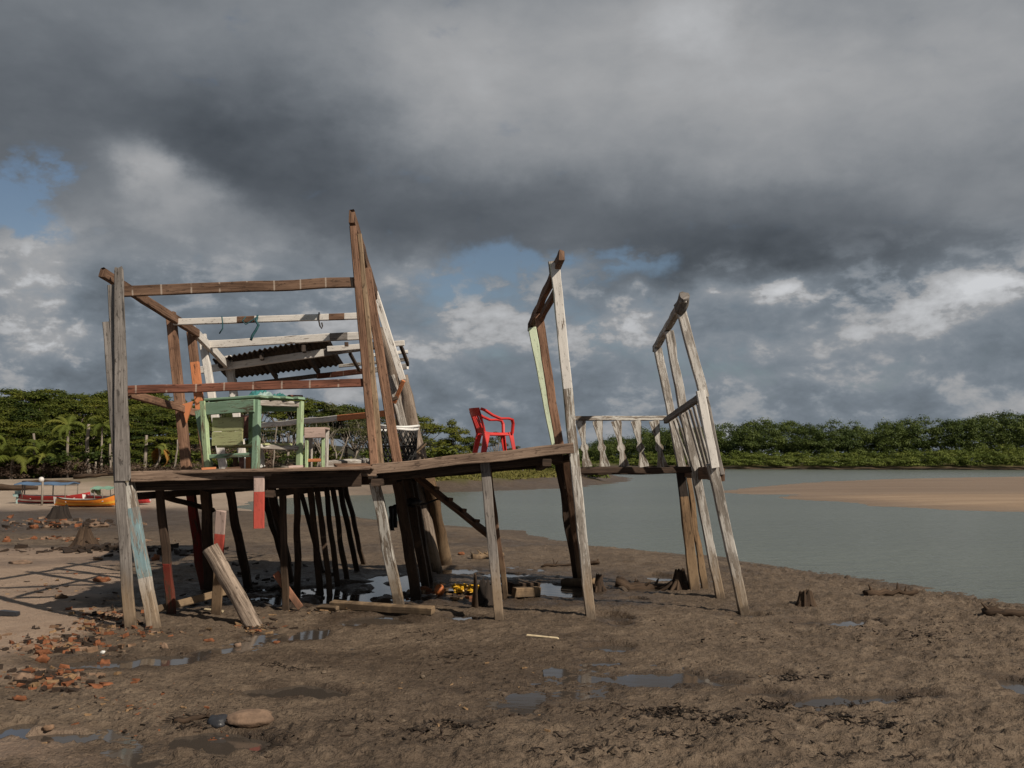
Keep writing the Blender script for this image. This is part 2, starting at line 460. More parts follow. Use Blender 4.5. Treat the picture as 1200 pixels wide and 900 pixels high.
col = t.mix(sand, mud, sandc); col = t.mix(chn, col, beachc); col = t.mix(bar, col, barc); col = t.mix(grass, col, grc); col = t.mix(wfl, col, t.ramp(n2, [(0.3, (0.020, 0.020, 0.010)), (0.7, (0.045, 0.040, 0.018))]))
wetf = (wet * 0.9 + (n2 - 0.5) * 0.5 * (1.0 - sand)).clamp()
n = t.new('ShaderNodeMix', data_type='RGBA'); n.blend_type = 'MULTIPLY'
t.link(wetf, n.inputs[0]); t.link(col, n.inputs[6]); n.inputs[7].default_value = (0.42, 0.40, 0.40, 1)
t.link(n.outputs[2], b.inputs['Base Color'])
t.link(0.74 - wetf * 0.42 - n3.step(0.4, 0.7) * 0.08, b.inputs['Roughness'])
b.inputs['Specular IOR Level'].default_value = 0.22
n5 = t.noise(geo, 46, 4, 0.6)
hh = n2 * 0.35 + n3 * 0.34 + n5 * 0.30 + n4 * 0.16
t.link(t.bump(hh, 1.0, 0.06), b.inputs['Normal'])

def water(name, base, rough, wave, bump):
    m, t, b = new_mat(name)
    geo = t.new('ShaderNodeNewGeometry').outputs['Position']
    w1 = t.noise(t.scale(geo, (1.0, 2.2, 1)), wave, 4, 0.6); w2 = t.noise(t.scale(geo, (0.02, 0.09, 1)), 1.0, 3, 0.5)
    t.link(t.mix(w2.step(0.35, 0.7), base, tuple(c * 1.14 for c in base)), b.inputs['Base Color'])
    t.link(w2 * 0.10 + rough, b.inputs['Roughness'])
    b.inputs['IOR'].default_value = 1.33; b.inputs['Specular IOR Level'].default_value = 0.5 if wave < 2 else 1.0
    t.link(t.bump(w1, bump, 0.12), b.inputs['Normal'])
    return m
M['river'] = water('murky_river_water', (0.104, 0.118, 0.100), 0.18, 1.5, 0.75)
M['puddle'] = water('puddle_water', (0.060, 0.050, 0.042), 0.02, 3.0, 0.008)
# ================================================================ terrain, water, sky, sun
PUD = -0.026                     # water in the hollows
ZW = -0.30                       # level of the river
def gp(px, py, z=ZW):
    g = G(px, py, z); return (g.x, g.y)

_shore = [(1500, 752), (1350, 728), (1200, 708), (1150, 699), (1100, 691), (1050, 684), (1000, 677), (950, 668), (900, 661), (850, 654), (800, 648), (750, 645),
          (700, 641), (650, 629), (600, 622), (560, 620), (520, 616), (480, 612), (440, 609), (400, 606), (360, 603), (300, 599), (268, 594), (262, 588),
          (290, 584), (360, 581), (440, 578.5), (500, 577.5), (560, 576.5), (620, 574), (680, 571), (720, 567), (745, 562), (738, 559.5), (700, 557.5), (640, 556.5), (570, 556)]
POLY_A = [(60, -40)] + [(lambda q: (q[0], q[1]))(gp(*q)) for q in _shore] + [(-60, 175), (-160, 190), (-500, 260), (-500, -40)]
POLY_B = [(600, 196), (300, 204), (150, 212), (90, 216), (50, 226), (28, 250), (5, 290), (-60, 310), (-500, 330), (-500, 900), (900, 900), (900, 196)]
POLY_BAR = [gp(*q, ZW) for q in [(848, 577), (880, 571.5), (950, 565.5), (1000, 563), (1080, 560.5), (1200, 558.5), (1400, 557), (1500, 570), (1500, 610), (1400, 608), (1200, 600), (1120, 597.5), (1050, 593), (1000, 589.5), (960, 586), (925, 583), (930, 580), (880, 579.5)]]
POLY_SAND = [gp(*q, 0) for q in [(-260, 642), (60, 641), (150, 645), (165, 660), (150, 690), (115, 715), (100, 742), (60, 758), (20, 775), (-40, 800), (-260, 800)]]
POLY_SAND2 = [gp(*q, 0) for q in [(-80, 868), (20, 868), (62, 874), (85, 884), (60, 893), (-10, 894), (-80, 905)]]

# wet hollows of the mud flat: pixel centre, half width, half height, depth
HOLLOWS = [(715, 724, 20, 4, .05), (725, 731, 16, 3, .04), (712, 758, 24, 4, .05), (662, 690, 34, 6, .06), (760, 690, 26, 4, .05), (745, 702, 14, 3, .05),
           (790, 795, 62, 8, .06), (850, 799, 20, 5, .05), (622, 815, 22, 7, .045), (345, 809, 48, 7, .05), (442, 725, 40, 6, .06), (365, 741, 14, 6, .06), (205, 770, 36, 5, .05),
           (120, 776, 60, 6, .05), (68, 862, 34, 5, .05), (8, 857, 15, 9, .05), (272, 868, 62, 11, .07), (1000, 818, 70, 6, .05), (1065, 814, 40, 4, .05), (962, 730, 34, 4, .045),
           (1000, 727, 26, 3, .045), (870, 721, 26, 3, .04), (1190, 800, 20, 7, .05), (432, 696, 26, 4, .06), (380, 690, 30, 5, .06), (475, 686, 34, 6, .06), (540, 668, 26, 3, .05),
           (640, 690, 20, 5, .05), (545, 722, 18, 3, .05), (330, 700, 28, 5, .05), (915, 790, 14, 3, .05), (700, 775, 22, 3, .04), (780, 676, 22, 3, .05), (900, 812, 26, 4, .04), (300, 744, 18, 3, .04), (540, 842, 30, 4, .03), (480, 700, 34, 4, .05),
           (400, 702, 30, 4, .06), (350, 690, 22, 4, .06), (510, 690, 24, 4, .05), (440, 705, 26, 3, .06), (415, 684, 26, 3, .05), (300, 700, 22, 4, .05), (455, 676, 20, 3, .05), (560, 700, 22, 3, .05), (250, 762, 26, 4, .05), (330, 748, 20, 3, .05), (300, 690, 26, 4, .05), (620, 682, 26, 4, .05), (590, 672, 30, 3, .05), (700, 792, 18, 3, .04), (1110, 770, 22, 3, .04)]
_hol = []
for (cx, cy, hw, hh, dp) in HOLLOWS:
    g0 = G(cx, cy); g1 = G(cx, cy - hh); g2 = G(cx, cy + hh)
    _hol.append((g0.x, (g1.y + g2.y) / 2, hw / F * g0.y, abs(g1.y - g2.y) / 2, dp))

def land(x, y, fine=True):
    x = np.asarray(x, float); y = np.asarray(y, float)
    wob = fbm(x * 0.55, y * 0.55, 3) * np.clip(y * 0.03, 0.15, 1.2)
    dA = sdpoly(x, y, POLY_A) + wob
    dB = sdpoly(x, y, POLY_B) + fbm(x * 0.12, y * 0.12, 3) * 4
    dC = sdpoly(x, y, POLY_BAR) + 0.5 + fbm(x * 0.15, y * 0.5, 3) * 1.4
    pen = sstep(52, 58, y) * sstep(-34, -12, x)
    hA = np.where(dA > 0, np.minimum(dA * 0.075, 0.30 + 0 * x), np.maximum(dA * 0.15, -0.8))
    hA = np.where(dA > 0, 0.30 * sstep(-0.02, 1.0, dA * 0.15 / 0.30 * 0.6), hA)
    hpen = np.where(dA > 0, 0.95 * sstep(0, 6.5, dA), np.maximum(dA * 0.15, -0.8))
    h = ZW + hA * (1 - pen) + hpen * pen
    # tidal gully in front of the beach, then the beach and the wooded rise behind it
    lf = sstep(-5, -12, x)
    h = h - 0.13 * lf * sstep(22, 25, y) * sstep(37, 33, y) + 0.40 * lf * sstep(35, 62, y)
    h = h + 2.6 * sstep(-9, -22, x) * sstep(68, 92, y)
    hB = np.where(dB > 0, np.minimum(dB * 0.10, 1.2), np.maximum(dB * 0.15, -0.8))
    hC = np.where(dC > 0, 0.14 * sstep(0, 7, dC), np.maximum(dC * 0.06, -0.8))
    h = np.maximum(h, np.maximum(ZW + hB, ZW + hC))
    if fine:
        near = sstep(48, 14, y) * sstep(-0.6, 1.5, dA)
        sand = sand_mask(x, y)
        a = near * (1 - 0.72 * sand)
        rough = 0.55 + 0.75 * sstep(1.0, 6.5, x) + 0.35 * sstep(7.5, 5.5, y) + 0.9 * sstep(3.2, 0.8, dA) * sstep(3.0, 5.5, x)
        h = h + a * 0.050 * fbm(x * 0.9, y * 0.9, 3) + a * rough * (0.034 * fbm(x * 3.1, y * 3.1, 3) + 0.050 * np.maximum(fbm(x * 11, y * 11, 4, .62), -0.05) - 0.008)
        h = h + a * rough * (0.040 * np.maximum(fbm(x * 25, y * 25, 2), 0.0) - 0.07 * np.maximum(fbm(x * 13 + 7, y * 13, 2) - 0.27, 0.0))
        h = h + sstep(0, 2, dB) * 0.3 * fbm(x * .2, y * .2, 3) + pen * (dA > 0) * (0.10 * fbm(x * 0.7, y * 0.7, 3))
        for (cx, cy, rx, ry, dp) in _hol:
            sel = (np.abs(x - cx) < rx * 1.8) & (np.abs(y - cy) < ry * 1.8)
            if not np.any(sel): continue
            xs, ys = x[sel], y[sel]
            r = np.sqrt(((xs - cx) / rx) ** 2 + ((ys - cy) / ry) ** 2) + fbm(xs * 3.0 + cx, ys * 3.0, 3) * 0.9
            m_ = sstep(1.25, 0.80, r); h[sel] = h[sel] * (1 - 0.9 * m_) - dp * 1.15 * m_
    return h

def sand_mask(x, y):
    s = np.maximum(sdpoly(x, y, POLY_SAND), sdpoly(x, y, POLY_SAND2))
    return sstep(-0.25, 0.35, s + fbm(x * 1.2, y * 1.2, 4) * 0.9)

def hz(x, y):
    return float(land(np.array([x]), np.array([y]))[0])

def ground_at(px, py):
    """point of the ground seen at a pixel"""
    z = 0.0
    for _ in range(5):
        g = G(px, py, z); z = hz(g.x, g.y)
    g = G(px, py, z); return Vector((g.x, g.y, hz(g.x, g.y)))

def build_land():
    ys = [1.2]
    while ys[-1] < 700:
        y = ys[-1]; ys.append(y + min(max(y * y * 0.00026, 0.017), 3.0))
    ys = np.array(ys); nc = 720
    t = np.linspace(-1, 1, nc); t = t * 0.72 + 0.28 * t ** 3
    hw = 0.95 * ys + 3.0
    X = t[None, :] * hw[:, None]; Y = np.repeat(ys[:, None], nc, 1)
    x = X.ravel(); y = Y.ravel()
    z = land(x, y)
    nr = len(ys)
    me = bpy.data.meshes.new('ground')
    me.vertices.add(nr * nc)
    me.vertices.foreach_set('co', np.stack([x, y, z], 1).astype(np.float32).ravel())
    i = np.arange(nr * nc).reshape(nr, nc)
    q = np.stack([i[:-1, :-1], i[:-1, 1:], i[1:, 1:], i[1:, :-1]], -1).reshape(-1, 4)
    me.loops.add(q.size); me.loops.foreach_set('vertex_index', q.ravel().astype(np.int32))
    me.polygons.add(len(q)); me.polygons.foreach_set('loop_start', (np.arange(len(q)) * 4).astype(np.int32))
    me.polygons.foreach_set('use_smooth', np.ones(len(q), bool))
    me.materials.append(M['ground']); me.update(calc_edges=True)
    dA = sdpoly(x, y, POLY_A); nz = fbm(x * 0.4, y * 0.4, 4)
    pen = sstep(50, 56, y) * sstep(-34, -14, x)
    lf = sstep(-5, -11, x + nz * 3)
    beach = lf * sstep(34.0, 35.5, y + nz * 1.5) * sstep(68.5, 66.5, y + nz * 2)
    sand = sand_mask(x, y)
    bar = sstep(-3, 1, sdpoly(x, y, POLY_BAR))
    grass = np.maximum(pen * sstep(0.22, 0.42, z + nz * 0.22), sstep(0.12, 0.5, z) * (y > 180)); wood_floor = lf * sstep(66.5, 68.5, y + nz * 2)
    wet = np.zeros_like(x)
    for (cx, cy, rx, ry, dp) in _hol:
        r = np.sqrt(((x - cx) / rx) ** 2 + ((y - cy) / ry) ** 2)
        wet = np.maximum(wet, sstep(1.9, 0.9, r + nz * 0.6))
    gully = sstep(20, 26, y + nz * 6) * sstep(37, 34, y) * lf
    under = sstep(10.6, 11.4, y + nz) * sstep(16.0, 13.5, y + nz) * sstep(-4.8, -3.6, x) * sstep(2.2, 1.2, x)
    edge = sstep(2.5, 0.2, dA) * (dA > -2) * (1 - pen)
    penb = pen * (1 - grass)
    band = sstep(-0.05, 0.25, fbm(x * 0.10, y * 0.85, 3)) * lf * sstep(15, 19, y) * sstep(36, 34, y)
    blot = 0.55 * sstep(0.10, 0.38, fbm(x * 0.35 + 40, y * 0.55, 4)) * sstep(40, 20, y)
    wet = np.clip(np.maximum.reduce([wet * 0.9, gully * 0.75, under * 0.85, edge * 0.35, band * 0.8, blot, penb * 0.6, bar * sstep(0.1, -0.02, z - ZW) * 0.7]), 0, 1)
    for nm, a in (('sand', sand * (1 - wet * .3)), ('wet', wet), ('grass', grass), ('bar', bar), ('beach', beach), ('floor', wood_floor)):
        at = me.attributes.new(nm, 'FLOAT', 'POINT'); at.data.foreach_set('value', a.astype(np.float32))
    o = bpy.data.objects.new('ground', me); COL.objects.link(o); tag(o, kind='structure')

def sheet(name, x0, x1, y0, y1, z, m):
    o = mesh_obj(name, [(x0, y0, z), (x1, y0, z), (x1, y1, z), (x0, y1, z)], [(0, 1, 2, 3)], m)
    tag(o, kind='structure'); return o

build_land()
sheet('river_water', -400, 700, 3, 420, ZW, M['river'])
def build_puddles():
    c = 0.12; cells = {}
    for (cx, cy, rx, ry, dp) in _hol:
        for i in range(int((cx - rx * 1.9) / c) - 1, int((cx + rx * 1.9) / c) + 2):
            for j in range(int((cy - ry * 1.9) / c) - 1, int((cy + ry * 1.9) / c) + 2): cells[(i, j)] = 1
    ks = list(cells); X = np.array([k[0] * c for k in ks]); Y = np.array([k[1] * c for k in ks])
    ok = sdpoly(X, Y, POLY_A) > 2.2
    ks = [k for k, o in zip(ks, ok) if o]; vid = {}; V = []; Fc = []
    for (i, j) in ks:
        q = []
        for (a, b_) in ((i, j), (i + 1, j), (i + 1, j + 1), (i, j + 1)):
            if (a, b_) not in vid: vid[(a, b_)] = len(V); V.append((a * c, b_ * c, PUD))
            q.append(vid[(a, b_)])
        Fc.append(q)
    tag(mesh_obj('puddle_water', V, Fc, M['puddle']), kind='structure')
build_puddles()

# ---------------------------------------------------------------- sky and sun
SUN = Vector((0.90, -0.90, 1.0)).normalized()      # towards the sun
def build_sky():
    w = bpy.data.worlds.new('World'); scene.world = w; w.use_nodes = True
    nt = w.node_tree; t = NT(nt); bg = nt.nodes['Background']
    sky = t.new('ShaderNodeTexSky'); sky.sky_type = 'NISHITA'; sky.sun_disc = False
    sky.sun_elevation = math.asin(SUN.z); sky.sun_rotation = math.atan2(SUN.x, SUN.y)
    sky.dust_density = 1.2; sky.ozone_density = 1.2
    tc = t.new('ShaderNodeTexCoord').outputs['Generated']
    sp = t.new('ShaderNodeSeparateXYZ'); t.link(tc, sp.inputs[0])
    x, y, z = (E(nt, sp.outputs[i]) for i in range(3))
    az = x._op('ARCTAN2', y); el = z._op('ARCSINE')
    cb = t.new('ShaderNodeCombineXYZ')
    t.link(az, cb.inputs[0]); t.link(el * 1.45, cb.inputs[1])
    v = cb.outputs[0]
    # slow warp so that the banks of cloud have ragged edges
    wa = t.noise(v, 4.5, 6, 0.55, 0.0, '2D'); wb = t.noise(t.scale(v, (1, 1, 1), (4.2, 7.7, 2.0)), 4.5, 6, 0.55, 0.0, '2D')
    wc = t.noise(t.scale(v, (1, 1, 1), (9.2, 1.7, 5.0)), 16, 5, 0.6, 0.0, '2D')
    a2 = az + (wa - 0.5) * 0.16 + (wc - 0.5) * 0.05; e2 = el + (wb - 0.5) * 0.075 + (wc - 0.5) * 0.025
    def g(px, py, sx, sy, amp, A=None, L=None):
        A = A or a2; L = L or e2
        a0 = math.atan((px - 600) / F); e0 = math.atan((540 - py) / F * math.cos(a0))
        p = (A - a0) / (sx / F); q = (L - e0) / (sy / F)
        return ((p * p + q * q) * -1.0).exp() * amp
    # brightness of the cloud deck: dark belly in the middle, pale tops above it and broken cumulus below
    B = g(-60, 90, 420, 150, -0.055) + g(120, 130, 300, 70, -0.05) + 0.495
    B = B + g(760, 70, 430, 120, 0.10) + g(1150, 90, 300, 140, 0.05) + g(810, 15, 60, 40, 0.10) + g(540, 100, 120, 70, 0.05) + g(480, 30, 160, 60, 0.03)
    B = B + g(560, 250, 480, 50, -0.10) + g(980, 290, 280, 48, -0.14) + g(330, 170, 190, 70, -0.10) + g(1010, 345, 60, 20, -0.08) + g(720, 310, 150, 40, -0.05) + g(980, 215, 260, 24, -0.03)
    B = B + g(160, 200, 44, 28, 0.24) + g(225, 245, 64, 28, 0.17) + g(80, 290, 70, 34, 0.12) + g(15, 340, 60, 60, 0.11) + g(300, 310, 150, 26, 0.05) + g(50, 395, 60, 14, 0.09) + g(190, 350, 110, 24, -0.07) + g(90, 430, 160, 20, -0.03)
    B = B + g(1165, 345, 80, 24, 0.12) + g(880, 345, 110, 22, 0.13) + g(740, 375, 80, 32, 0.08) + g(1010, 395, 220, 20, 0.05) + g(520, 400, 70, 50, 0.05) + g(460, 310, 60, 20, 0.06) + g(930, 440, 200, 14, 0.04)
    B = B + g(600, 480, 1200, 44, -0.025, az, el)
    low = el.step(0.235, 0.15)
    # billows: soft and broad in the deck, heaped and crisper in the cumulus near the horizon
    n1 = t.noise(t.scale(v, (1.0, 1.25, 1), (1.7, 0.9, 0)), 5.0, 7, 0.46, 0.15, '2D'); n2 = t.noise(t.scale(v, (1.0, 1.2, 1), (3.1, 0.4, 1.2)), 13, 9, 0.56, 0.15, '2D')
    n3 = t.noise(t.scale(v, (1.0, 1.3, 1), (7.1, 2.4, 4.2)), 36, 6, 0.55, 0.15, '2D')
    cw = t.new('ShaderNodeCombineXYZ'); t.link(a2, cw.inputs[0]); t.link(e2 * 1.7 + (el * el) * 1.0, cw.inputs[1])
    vo = t.new('ShaderNodeTexVoronoi'); vo.voronoi_dimensions = '2D'; vo.feature = 'F1'; vo.inputs['Scale'].default_value = 11
    vo.inputs['Detail'].default_value = 4; vo.inputs['Roughness'].default_value = 0.5; vo.inputs['Lacunarity'].default_value = 2.3; vo.normalize = True
    t.link(cw.outputs[0], vo.inputs['Vector']); heap = 0.38 - E(nt, vo.outputs['Distance'])
    det = (n1 - 0.5) * 0.15 + (n2 - 0.5) * (low * 0.09 + 0.06) + (n3 - 0.5) * (low * 0.09 + 0.015) + heap * (low * 0.15 + 0.04)
    # sunlit heads of cumulus: ragged but clear edges, strongest where the photograph has them
    sup = g(165, 205, 95, 40, 0.26) + g(90, 290, 130, 40, 0.14) + g(20, 360, 80, 60, 0.12) + g(1150, 345, 120, 32, 0.13) + g(870, 345, 140, 26, 0.15) + g(740, 385, 130, 40, 0.06) + g(530, 395, 90, 50, 0.05) + g(60, 400, 90, 16, 0.08)
    fld = n1 * 0.35 + n2 * 0.5 + heap * 0.55 + (n3 - 0.5) * 0.35 + sup * 0.45
    cov = fld.step(0.49, 0.60); cov2 = fld.step(0.46, 0.74)
    puff = (cov * 0.04 + cov2 * 0.06) * low * el.step(-0.02, 0.08) + cov * sup * (0.10 + n2 * 0.5) * low
    B = (B + det + puff - low * 0.005 - el.step(0.50, 0.95) * 0.13).max(0.2).min(0.80)  # cloud overhead, out of view, is darkened on purpose to deepen the shadows
    lin = B.pow(2.2)
    tint = t.ramp(B, [(0.25, (0.83, 0.99, 1.20)), (0.46, (0.91, 1.0, 1.11)), (0.62, (0.98, 1.0, 1.03))])
    lw = t.mix(low * B.step(0.62, 0.46) * 0.9, tint, (0.845, 1.0, 1.165))
    cl = t.new('ShaderNodeVectorMath', operation='SCALE'); t.link(lw, cl.inputs[0]); t.link(lin * 10.0, cl.inputs['Scale'])
    # rents of blue between the clouds
    gap = g(15, 222, 50, 36, 1.25) + g(545, 325, 72, 38, 1.1) + g(720, 310, 70, 20, 0.85) + g(620, 300, 60, 16, 0.6) + g(690, 400, 120, 50, 0.4) + g(860, 430, 90, 40, 0.32) + g(40, 260, 70, 16, 0.4) + g(1050, 430, 90, 20, 0.3)
    gap = (gap * 1.0 + (0.52 - n2) * 1.2 + (0.5 - n3) * 0.6 - cov * 0.25).step(0.22, 0.95) * 0.85
    sk = t.new('ShaderNodeVectorMath', operation='SCALE'); t.link(sky.outputs[0], sk.inputs[0]); sk.inputs['Scale'].default_value = 0.62
    fin = t.mix(gap, cl.outputs[0], sk.outputs[0])
    t.link(fin, bg.inputs[0]); bg.inputs[1].default_value = 0.1

    sun = bpy.data.lights.new('sun', 'SUN'); sun.energy = 4.9; sun.angle = math.radians(0.6); sun.color = (1.0, 0.89, 0.75)
    so = bpy.data.objects.new('sun', sun); COL.objects.link(so); so.location = (20, -15, 30)
    so.rotation_euler = SUN.to_track_quat('Z', 'Y').to_euler()
build_sky()

cam = bpy.data.cameras.new('camera'); co = bpy.data.objects.new('camera', cam); COL.objects.link(co)
cam.sensor_width = 36; cam.lens = 36 * F / 1200; cam.clip_end = 3000; cam.clip_start = 0.05
co.location = (0, 0, CAM_Z); co.rotation_euler = (math.pi / 2 + PITCH, 0, 0)
scene.camera = co
vs = scene.view_settings
vs.view_transform = 'Standard'; vs.look = 'None'; vs.exposure = 0; vs.gamma = 1; vs.use_curve_mapping = False
# ================================================================ the ruined stilt house
H = thing('stilt_house_ruin', 'roofless leaning wooden stilt house ruin standing on the mud flat, only its frame left', 'ruined house', (-1.6, 12.0, 0))

def gnd(px, py, sink=0.12):
    """foot of a post: the ground point at a pixel, carried on a little below the surface"""
    g = ground_at(px, py); return g

def plank(name, a, b, w, t, mats, n=(0, -1, 0), parent=None, label=None, sink=0.0, **kw):
    mats_ = mats if isinstance(mats, list) else [(1.0, mats)]
    names = []
    for _, k in mats_:
        if k not in names: names.append(k)
    a = Vector(a); b = Vector(b)
    if sink: b = b + (b - a).normalized() * sink
    mb = MB(); mb.board(a, b, w, t, n, [(f, names.index(k)) for f, k in mats_], **kw)
    o = mb.build(name, [M[k] for k in names], parent or H)
    if label: o['label'] = label
    return o

def px(w, Y): return w * Y / F

# --- deck: front fascia, boards, joists
plank('deck_edge', P(154, 558.5, 9.72), P(441, 552, 10.12), .105, .05, 'deckwood', jit=.008, rot=.25, label='brown front edge board of the deck, nail-marked')
plank('deck_edge', P(438, 550, 10.14), P(672, 525, 10.12), .105, .05, 'deckwood', jit=.009, rot=.3)
def deck_z(x, y):
    """top of the deck"""
    if x < -1.45: zf = 1.492 + (x + 3.75) / 2.3 * 0.045
    else: zf = 1.537 + (x + 1.45) / 2.05 * 0.235
    return zf - (y - 9.8) * (0.012 if x < -1.45 else 0.012 + (x + 1.45) * 0.006)
def deck(x0, x1, y0, y1, seed, label, gaps=()):
    rr = random.Random(seed); mb = MB(); y = y0; k = 0
    while y < y1:
        w = rr.uniform(.12, .17)
        if k not in gaps:
            xa = x0 + rr.uniform(-.05, .05); xb = x1 + rr.uniform(-.03, .08)
            mb.board((xa, y + w / 2, deck_z(xa + .01, y) - .014), (xb, y + w / 2, deck_z(min(xb, x1 - .01), y) - .014), w, .026, (0, 0, 1), [(1, 0)], jit=.005, ragged=.05, seed=rr.random())
        y += w + rr.uniform(.006, .02); k += 1
    o = mb.build('deck', [M['deckwood']], H); o['label'] = label
deck(-3.95, -1.46, 9.76, 14.6, 3, 'deck boards of the level room')
deck(-1.44, 0.60, 10.18, 13.4, 5, 'deck boards of the tilted part under the red chair')
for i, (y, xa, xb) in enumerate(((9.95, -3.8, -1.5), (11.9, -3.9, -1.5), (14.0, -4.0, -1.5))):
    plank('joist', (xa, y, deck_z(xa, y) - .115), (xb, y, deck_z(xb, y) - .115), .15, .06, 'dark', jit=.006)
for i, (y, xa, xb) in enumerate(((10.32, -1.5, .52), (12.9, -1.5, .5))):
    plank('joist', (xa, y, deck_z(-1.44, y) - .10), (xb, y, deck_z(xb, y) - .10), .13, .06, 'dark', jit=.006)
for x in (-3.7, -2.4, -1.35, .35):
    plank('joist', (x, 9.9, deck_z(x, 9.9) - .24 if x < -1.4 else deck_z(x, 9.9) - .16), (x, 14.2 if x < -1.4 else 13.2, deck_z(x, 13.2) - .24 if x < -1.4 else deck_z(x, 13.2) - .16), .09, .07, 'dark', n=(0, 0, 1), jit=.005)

# --- corner bundle of grey boards
plank('corner_board', P(126.5, 377, 9.72), gnd(153, 735), .10, .035, 'grey', w1=.115, sink=.15, jit=.006, label='tall grey weathered board reaching the mud')
plank('corner_board', P(139, 313, 9.66), P(144, 563, 9.66), .085, .03, 'grey', w1=.155, jit=.005, ragged=.03, label='wide grey board ending at the deck')
plank('corner_board', P(131, 334, 9.71), P(137, 460, 9.71), .08, .03, 'grey', jit=.004)
plank('stilt', P(150, 566, 9.78), gnd(180, 735), .105, .09, [(.16, 'worn_white'), (.60, 'blue'), (1, 'chalk')], w1=.12, sink=.15, jit=.008, rot=.2, label='stilt with peeling blue paint and tan foot')

# --- wall frame on the far side of the grey boards
plank('top_plate', P(119, 319, 9.62), P(232, 391, 12.2), .10, .055, 'brown', n=(-1, 0, 0), jit=.006, ragged=.03, label='brown top plate sloping to the back')
plank('top_plate', P(226, 387, 12.1), P(273, 434, 14.1), .11, .055, 'white', n=(-1, 0, 0), jit=.005, label='white top plate sloping to the back')
plank('post', P(200, 366, 11.6), P(219, 552, 11.6), .105, .09, 'post_brown', jit=.006, w1=.11)
plank('post', P(224, 389, 12.2), P(243, 552, 12.2), .10, .08, [(.22, 'post_brown'), (.56, 'orange'), (1, 'post_brown')], jit=.005, label='brown post with bright orange paint halfway')
plank('post', P(237, 392, 12.9), P(262, 552, 12.9), .095, .07, 'white', jit=.005, label='white post with peg hole, in front of roof sheet')
plank('post', P(267, 417, 13.95), P(287, 552, 13.95), .105, .07, 'white', jit=.005, label='white post under the end of the sloping plate')
plank('brace', P(151, 461, 9.85), P(234, 485, 12.1), .085, .04, 'post_brown', n=(-1, 0, 0), jit=.005)
mb = MB(); c0 = [P(213, 474, 11.5), P(226, 470, 11.5), P(218, 496, 11.5)]
for yy in (0, .03):
    mb.v += [tuple(c + Vector((0, yy, 0))) for c in c0]
mb.face((0, 2, 1), [(0, 0)] * 3); mb.face((3, 4, 5), [(0, 0)] * 3)
for a_, b_ in ((0, 1), (1, 2), (2, 0)): mb.face((a_, b_, b_ + 3, a_ + 3), [(0, 0), (.1, 0), (.1, .1), (0, .1)])
mb.build('corner_bracket', [M['orange']], H)

# --- beams of the room
plank('beam', P(143, 341.5, 9.70), P(419, 331, 10.16), .105, .05, 'brown_band', jit=.006, label='long brown top beam with pale batten marks')
plank('beam', P(204, 377.5, 11.53), P(432, 370, 11.3), .075, .05, [(.33, 'white'), (.42, 'brown'), (.8, 'white'), (.88, 'brown'), (1, 'white')], jit=.004, label='thin white beam hung with rope ends and a hook')
plank('beam', P(241, 404, 12.83), P(446, 392, 12.35), .10, .05, [(.72, 'white'), (.82, 'grey'), (1, 'white')], jit=.004, label='white beam with one bare grey patch')
plank('beam', P(236, 433.5, 13.84), P(450, 403.5, 13.35), .10, .05, [(.68, 'white'), (.78, 'grey'), (1, 'worn_white')], jit=.004, label='white beam across the corrugated roof sheets')
plank('mid_rail', P(149, 457, 9.74), P(428, 448.5, 10.16), .085, .045, 'redbrown', jit=.005, label='red-brown middle rail with pale batten marks')
plank('back_rail', P(280, 501, 13.9), P(452, 484.5, 11.35), .07, .04, [(.72, 'white'), (1, 'orange')], jit=.004, label='thin back rail, white with an orange end')

# --- middle frame
plank('post', P(413.5, 266, 10.10), P(439, 547, 10.16), .068, .07, 'post_brown', w1=.085, jit=.005, label='tall brown double post at the deck kink, outer half')
plank('post', P(421.5, 275, 10.13), P(446.5, 546, 10.19), .045, .05, 'tan', w1=.062, jit=.005, label='tall pale double post at the deck kink, inner half')
plank('top_plate', P(412, 253, 10.02), P(441.5, 352, 12.6), .13, .06, 'brown', n=(-1, 0, 0), jit=.007, rot=.2, ragged=.04)
plank('post', P(429, 314, 11.25), P(466, 545, 11.3), .10, .075, 'post_brown', jit=.006, w1=.105)
plank('post', P(439, 342, 12.4), P(472, 445, 12.45), .085, .05, 'white', jit=.005, label='wide white-painted post half')
plank('post', P(458, 440, 12.62), P(484, 545, 12.6), .10, .05, 'chalk', jit=.007, rot=.2)
plank('cross_piece', P(449, 472, 12.30), P(466, 466, 12.30), .045, .04, 'dark', jit=.004)
plank('peg', P(473, 446, 12.25), P(462, 472, 12.42), .05, .03, 'orange', jit=.004)
plank('stilt', P(437.5, 556, 10.32), gnd(468, 712), .105, .085, 'worn_white', w1=.115, sink=.12, jit=.008, rot=.2, label='grey-white stilt below the deck kink')
for (x0, y0, yy, xb, yb, w, mt) in ((466, 562, 11.4, 488, 702, .12, 'dark'), (477, 560, 12.0, 500, 692, .10, 'dark'), (484, 560, 12.4, 504, 686, .07, 'dark')):
    plank('stilt', P(x0, y0, yy), gnd(xb, yb), w, .12, mt, sink=.1, jit=.012, rot=.15)
def log(name, a, b, r0, r1, mt, parent=H, label=None, n=9, jit=.25, bend=.0, sink=.12, sides=10):
    a = Vector(a); b = Vector(b); b = b + (b - a).normalized() * sink
    mb = MB(); pts = [a.lerp(b, i / n) + Vector((mnoise.noise((i * .5, a.x, 0)), mnoise.noise((i * .5, a.y, 7)), 0)) * bend for i in range(n + 1)]
    mb.tube(pts, [r0 + (r1 - r0) * i / n for i in range(n + 1)], sides, jit=jit)
    o = mb.build(name, [M[mt]], parent)
    if label: o['label'] = label
    return o
log('trunk_post', P(448, 385, 13.2), gnd(510, 670), .075, .125, 'trunk', n=16, label='tall pale tree-trunk post beside the black net', bend=.03)
